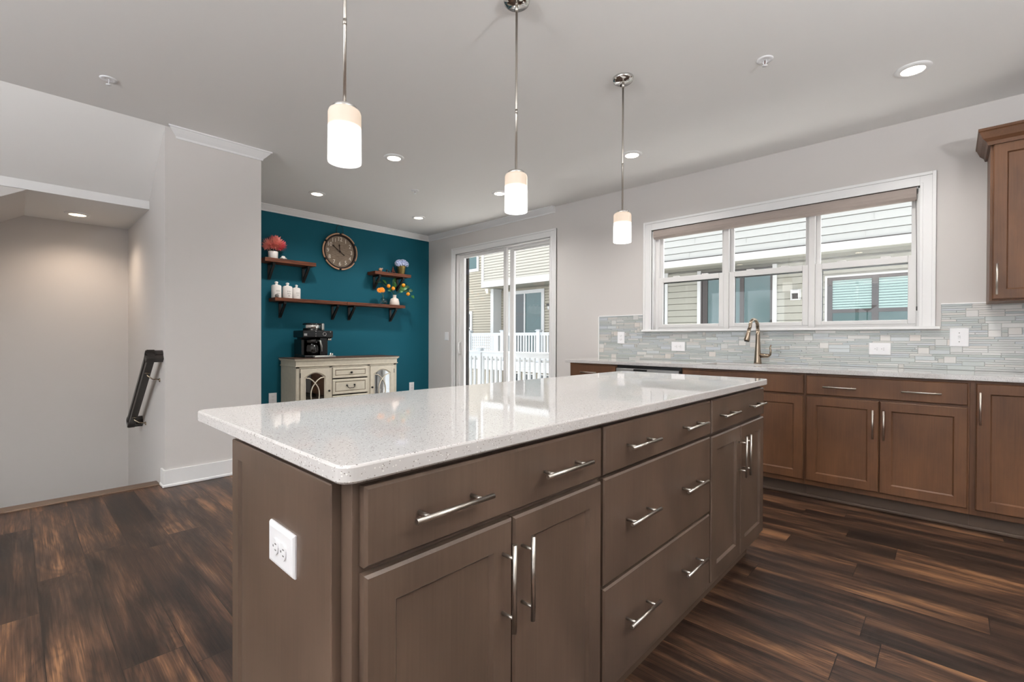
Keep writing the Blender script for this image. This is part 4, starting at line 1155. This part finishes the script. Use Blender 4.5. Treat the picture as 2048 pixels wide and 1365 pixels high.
for z0, z1, kd in ((.632, .762, 'k'), (.435, .618, 'b'), (.235, .42, 'b')):
    b = MB(tmp); b.rings(2.644, 3.106, z0, z1, [(0, FR), (0, FR + .008), (.006, FR + .014), (.026, FR + .014), (.032, FR + .007), (.036, FR + .007), (.042, FR + .012)])
    d = b.build('drawer', M['cream'], sb)
    b = MB(tmp); b.rings(2.674, 3.076, z0 + .03, z1 - .03, [(0, FR + .004), (0, FR + .0082), (.0035, FR + .0082)]); b.build('glaze_line', M['glaze'], d)
    zc = (z0 + z1) / 2; yc = 2.875
    if kd == 'k':
        b = MB(); b.lathe([(.007, 0), (.005, .014), (.014, .022), (.013, .031), (0, .034)], tmp(yc, FR + .012, zc), axis='X', seg=16); b.build('knob', M['iron'], d)
    else:
        b = MB(tmp)
        for s in (-1, 1): b.lathe([(.011, 0), (.011, .008), (.006, .018), (0, .02)], tmp(yc + s * .05, FR + .012, zc + .012), axis='X', seg=14)
        b.tube([(yc - .05, FR + .025, zc + .012), (yc - .045, FR + .03, zc - .01), (yc - .025, FR + .032, zc - .022), (yc, FR + .032, zc - .02), (yc + .025, FR + .032, zc - .022), (yc + .045, FR + .03, zc - .01), (yc + .05, FR + .025, zc + .012)], .0042, 8)
        b.build('bail_pull', M['iron'], d)

# ---- coffee maker
cf = thing('coffee_maker', 'black and chrome coffee maker standing on the sideboard', 'coffee maker', (TX + .25, 2.49, .886))
Z = .886
b = MB(tmp); b.box(2.335, 2.645, .08, .39, Z, Z + .028, .006); b.build('base', M['black'], cf)
b = MB(tmp); b.box(2.335, 2.37, .08, .30, Z + .028, Z + .22, .008); b.box(2.37, 2.64, .08, .18, Z + .028, Z + .26, .006); b.box(2.545, 2.64, .18, .33, Z + .028, Z + .24, .006); b.build('column', M['black'], cf)
b = MB(tmp); b.box(2.325, 2.69, .08, .37, Z + .24, Z + .325, .01); hd = b.build('brew_head', M['black'], cf)
b = MB(tmp); b.box(2.335, 2.37, .368, .373, Z + .262, Z + .288, .001); b.build('badge', M['stain'], hd)
b = MB(tmp); b.ring(tmp(2.58, .374, Z + .283), .02, .0028, 'X', 28, 8); b.build('dial', M['chrome'], hd)
b = MB(tmp)
for y, z in ((2.475, .315), (2.475, .285), (2.475, .258), (2.655, .31)): b.lathe([(.006, 0), (.006, .003), (0, .004)], tmp(y, .37, Z + z), axis='X', seg=12)
b.build('button', M['stain'], hd)
b = MB(); b.lathe([(.100, .325), (.100, .395), (.096, .40), (0, .40)], tmp(2.49, .22, Z), seg=36); b.build('grinder_drum', M['chrome'], cf)
b = MB(); b.lathe([(.103, .395), (.103, .408), (.085, .416), (0, .418)], tmp(2.49, .22, Z), seg=36); b.build('grinder_lid', M['black'], cf)
b = MB(tmp); b.box(2.605, 2.645, .14, .24, Z + .325, Z + .42, .016, 3); b.build('water_tank', M['stain'], cf)
b = MB()
for y in (2.645, 2.668): b.lathe([(.011, .205), (.012, .212), (.012, .242), (0, .242)], tmp(y, .34, Z), seg=16)
b.build('spout', M['chrome'], cf)
b = MB(tmp); b.box(2.43, 2.69, .30, .44, Z, Z + .022, .005); b.build('drip_tray', M['stain'], cf)
b = MB()
for y in (2.645, 2.668): b.lathe([(.011, .022), (.012, .03), (.010, .05), (0, .052)], tmp(y, .39, Z), seg=14)
b.build('tray_post', M['chrome'], cf)
b = MB(); b.lathe([(.060, .03), (.080, .045), (.086, .09), (.083, .135), (.070, .175)], tmp(2.465, .275, Z), seg=32); ca = b.build('carafe', M['smoke'], cf)
b = MB(); b.lathe([(.071, .172), (.078, .18), (.078, .215), (.06, .228), (0, .232)], tmp(2.465, .275, Z), seg=32); b.build('carafe_lid', M['black'], ca)
b = MB(tmp); b.tube([(2.50, .35, Z + .205), (2.52, .385, Z + .20), (2.532, .39, Z + .14), (2.54, .38, Z + .075)], [.009, .012, .012, .009], 10); b.build('carafe_handle', M['stain'], ca)

# ================================================================== OUTSIDE
struct(MB().box(-8, 4, W_ + T, W_ + T + .75, 2.75, 2.9, .01).build('trim_added_sunshade', M['extw']))  # eave added out of view to keep the sun off window and door
struct(MB().box(-30, 14, W_ + T, 40, -3.4, -3.2).build('ground', M['ground']))
def siding(x0, x1, yf, z0, z1, s, name, m, parent, lap=.012, joints=0):
    b = MB(); n = max(1, int(round((z1 - z0) / s))); s = (z1 - z0) / n; gr = .016
    P = []
    for i in range(n):
        za, zb = z0 + i * s, z0 + (i + 1) * s
        P += [(yf - lap, za), (yf - lap * .1, zb - gr), (yf + .03, zb - gr), (yf + .03, zb)]
    P = [(yf + .06, z0)] + P + [(yf + .06, z1)]
    b.prism(P, x0, x1, lambda p, q, d: Vector((d, p, q)))
    if joints:
        for i in range(n):
            for x in [x0 + 1.1 + ((i * 1.37) % 2.6) + k * 3.66 for k in range(int((x1 - x0) / 3.66) + 1)]:
                if x < x1: b.box(x, x + .006, yf - lap * 1.02, yf, z0 + i * s + .004, z0 + (i + 1) * s - .01)
    return b.build(name, m, parent)
def xwin(parent, x0, x1, z0, z1, yf, fr=.06, m='extw', pane='dkgl', name='window', mull=(), mm='dkfr', o=.03, bars=()):
    b = MB(FY(yf)); 
    for a in ((x0, x0 + fr, z0, z1), (x1 - fr, x1, z0, z1), (x0 + fr, x1 - fr, z1 - fr, z1), (x0 + fr, x1 - fr, z0, z0 + fr)): b.box(a[0], a[1], 0, o + .02, a[2], a[3], .004)
    w = b.build(name, M[m], parent)
    MB(FY(yf)).box(x0 + fr, x1 - fr, 0, o - .015, z0 + fr, z1 - fr).build('pane', M[pane], w)
    if mull or bars:
        b = MB(FY(yf))
        for x, hw in mull: b.box(x - hw, x + hw, o - .014, o + .01, z0 + fr, z1 - fr, .003)
        for z, hh in bars: b.box(x0 + fr, x1 - fr, o - .014, o + .008, z - hh, z + hh, .003)
        b.build('mullion', M[mm], w)
    return w
YU, YR = 12.0, 12.9
h1 = thing('townhouse', 'pale grey sided house with deep overhang seen through the kitchen window', 'house', (-2, 13.5, -3.2), 'houses across the way')
MB().box(-6.05, 4, YU + .05, 16, 3.05, 8).build('upper_wall', M['wsid'], h1)
MB().box(-6.03, 4, YR + .05, 16, -3.2, 3.03).build('lower_wall', M['gsid'], h1)
siding(-6.05, 4, YU, 3.215, 8, .175, 'siding', M['wsid'], h1, .014, 1)
siding(-5.94, 4, YR, -3.1, 3.0, .175, 'siding', M['gsid'], h1, .014)
MB().box(-6.06, 4, YU - .03, YU + .06, 3.03, 3.205, .006).build('fascia', M['extw'], h1)
b = MB(); b.box(-6.06, 4, YU - .03, YU + .25, 3.018, 3.03); b.build('fascia_return', M['gsid'], h1)
MB().box(-6.05, 4, YU, YR, 3.03, 3.06).build('soffit', M['soff'], h1)
MB().box(-6.06, 4, YU - .045, YU, 3.204, 3.222).build('drip_edge', M['dkfr'], h1)
MB().box(-6.06, -5.94, YR - .03, YR + .08, -3.2, 3.03, .004).build('corner_board', M['extw'], h1)
for a, c in ((-5.088, -4.985), (-3.226, -3.126)): MB().box(a, c, YR - .035, YR, .3, 3.0, .004).build('door_trim', M['extw'], h1)
xwin(h1, -4.985, -3.226, .35, 2.95, YR, .04, 'dkfr', 'tealgl', 'sliding_door', ((-4.87, .07), (-3.93, .05)))
w = xwin(h1, -2.125, .55, .9, 2.6, YR, .045, 'extw', 'tealgl', 'window', ((-2.03, .05), (-1.20, .06), (-.30, .06)), bars=((2.52, .04), (1.78, .04), (.97, .04)))
for a, c, z0 in ((-1.98, -1.26, 1.82), (-1.14, -.36, 1.82), (-.24, .45, 1.82)):
    b = MB(FY(YR)); z = z0
    while z < 2.47:
        b.box(a, c, .016, .022, z, z + .042); z += .058
    b.build('blind', M['blind'], w)
b = MB(FY(YR)); b.box(-2.83, -2.61, 0, .04, 2.08, 2.34, .006); b.box(-2.80, -2.64, .04, .12, 2.24, 2.31, .004); b.box(-2.81, -2.79, .04, .11, 2.10, 2.31); b.box(-2.65, -2.63, .04, .11, 2.10, 2.31); b.build('vent_hood', M['extw'], h1)
MB(FY(YR)).box(-2.785, -2.655, .038, .045, 2.11, 2.24).build('vent_opening', M['dkfr'], h1)

h2 = thing('townhouse', 'beige vinyl sided house behind the white deck, seen through the sliding door', 'house', (-12, 13.5, -3.2), 'houses across the way')
YL = 12.5
MB().box(-24, -12.74, YL + .05, 16, -3.2, 8).build('side_wall', M['bsid'], h2)
MB().box(-12.74, -6.1, YR + .05, 16, -3.2, 3.03).build('lower_wall', M['bsid'], h2)
MB().box(-12.77, -6.1, YU + .05, 16, 3.05, 8).build('upper_wall', M['bsidl'], h2)
siding(-24, -12.82, YL, -3.1, 8, .1, 'siding', M['bsid'], h2, .014)
siding(-12.66, -6.1, YR, -3.1, 3.0, .1, 'siding', M['bsid'], h2, .014)
siding(-12.70, -6.1, YU, 3.25, 8, .1, 'siding', M['bsidl'], h2, .012)
MB().box(-12.82, -12.66, YL - .03, YR + .05, -3.2, 3.03, .004).build('corner_board', M['extw'], h2)
b = MB(); b.box(-12.80, -12.68, YU - .03, YL, 3.03, 8, .004); b.build('corner_board', M['extw'], h2)
MB().box(-12.80, -6.1, YU - .035, YU + .06, 3.03, 3.25, .006).build('fascia', M['extw'], h2)
MB().box(-12.78, -6.1, YU, YR, 3.03, 3.06).build('soffit', M['soff'], h2)
xwin(h2, -14.9, -13.48, 3.78, 5.0, YL, .11, 'extw', 'tealgl', 'window')
xwin(h2, -15.2, -13.86, .9, 2.22, YL, .11, 'extw', 'dkgl', 'window', (), bars=((1.55, .03),), mm='extw')
w = xwin(h2, -12.25, -10.50, .45, 2.92, YR, .13, 'extw', 'tealgl', 'sliding_door', ((-11.43, .035),), mm='extw')
MB(FY(YR)).box(-12.11, -11.47, .012, .018, .60, 2.78).build('screen_panel', M['dkgl'], w)
b = MB(FY(YR)); b.box(-10.32, -10.14, 0, .03, 2.2, 2.36, .004); b.box(-10.31, -10.15, .03, .16, 2.30, 2.36, .01); b.build('wall_lantern', M['dkfr'], h2)
b = MB(FY(YR)); b.lathe([(.05, 0), (.06, .1), (.045, .13), (0, .13)], (-10.23, YR - .1, 2.15), seg=14); b.build('lantern_glass', M['extw'], h2)
b = MB(FY(YL)); b.box(-13.0, -12.84, 0, .14, 2.94, 3.03, .006); b.box(-12.98, -12.86, .0, .12, 2.86, 2.94, .006); b.build('vent_hood', M['cream'], h2)
for x in (-11.9, -11.2, -10.5, -9.8): xwin(h2, x - .3, x + .3, -1.4, -.12, YR, .05, 'extw', 'dkgl', 'lower_window', ((x, .012),), mm='extw')
# far deck and railing
YD = 10.8
dk2 = thing('raised_deck', 'white raised deck of the beige house, beyond the near railing', 'deck', (-10.5, 11.8, .3))
MB().box(-12.6, -6.6, YD - .05, YR - .06, .30, .42).box(-14, -12.6, YD - .05, YL - .06, .30, .42).build('deck_floor', M['deckb'], dk2)
MB().box(-14, -6.6, YD - .12, YD - .07, .12, .42, .004).build('skirt_board', M['pvc'], dk2)
for x in (-13.8, -10.3, -6.7): MB().box(x - .09, x + .09, YD + .0, YD + .18, -3.2, .30).build('support_post', M['pvc'], dk2)
def railing(name, label, x0, x1, y, zf, zt, posts, sp, spans=None, th=.06, group=None, pw=.12, trail=.09):
    t = thing(name, label, 'railing', ((x0 + x1) / 2, y, zf), group)
    b = MB(); b.box(x0, x1, y - .045, y + .045, zt - .028, zt, .006); b.box(x0, x1, y - .022, y + .022, zt - trail, zt - .028, .002); b.build('top_rail', M['pvc'], t)
    b = MB(); b.box(x0, x1, y - .022, y + .022, zf + .06, zf + .12, .004); b.build('bottom_rail', M['pvc'], t)
    for x in posts:
        p = MB().box(x - pw / 2, x + pw / 2, y - pw / 2, y + pw / 2, zf, zt + .05, .004).build('post', M['pvc'], t)
        b = MB(); b.box(x - pw / 2 - .025, x + pw / 2 + .025, y - pw / 2 - .025, y + pw / 2 + .025, zt + .05, zt + .07, .006); b.box(x - pw / 2 - .005, x + pw / 2 + .005, y - pw / 2 - .005, y + pw / 2 + .005, zt + .07, zt + .09, .012); b.build('post_cap', M['pvc'], p)
    for s0, s1 in (spans or [(x0, x1)]):
        n = int((s1 - s0) / sp)
        for k in range(n):
            x = s0 + sp * (k + .5)
            if any(abs(x - p) < pw * .7 for p in posts): continue
            MB().box(x - th * .3, x + th * .3, y - .018, y + .018, zf + .12, zt - trail).build('baluster', M['pvc'], t)
    return t
fr_ = railing('deck_railing', 'far white railing with a lattice panel on the beige house deck', -14, -6.6, YD, .425, 1.32, (-12.1, -10.52, -9.01, -6.7), .112, [(-14, -12.15), (-10.46, -9.07), (-8.95, -6.75)], .08, 'white deck railings', .13)
b = MB()
for k in range(11): b.box(-12.02 + k * .10, -11.965 + k * .10, YD - .02, YD - .012, .54, 1.24)
for k in range(8): b.box(-12.03, -10.95, YD - .012, YD - .004, .56 + k * .09, .612 + k * .09)
b.build('lattice', M['pvc'], fr_)
MB().box(-10.94, -10.72, YD - .02, YD + .02, .54, 1.24).build('solid_panel', M['pvc'], fr_)
# own deck outside the sliding door
YN = 6.06
dk1 = thing('deck', 'grey board deck outside the sliding door', 'deck', (-5.2, 5.3, -.2))
MB().box(-7.4, -3.0, W_ + T + .001, YN + .1, -.18, -.08).build('deck_floor', M['deckb'], dk1)
for x in (-7.3, -5.2, -3.1): MB().box(x - .07, x + .07, YN - .07, YN + .07, -3.2, -.18).build('support_post', M['pvc'], dk1)
railing('deck_railing', 'near white railing with square balusters just outside the sliding door', -7.4, -3.0, YN, -.078, .893, (-7.34, -6.49, -3.06), .115, None, .07, 'white deck railings', .085, .1)
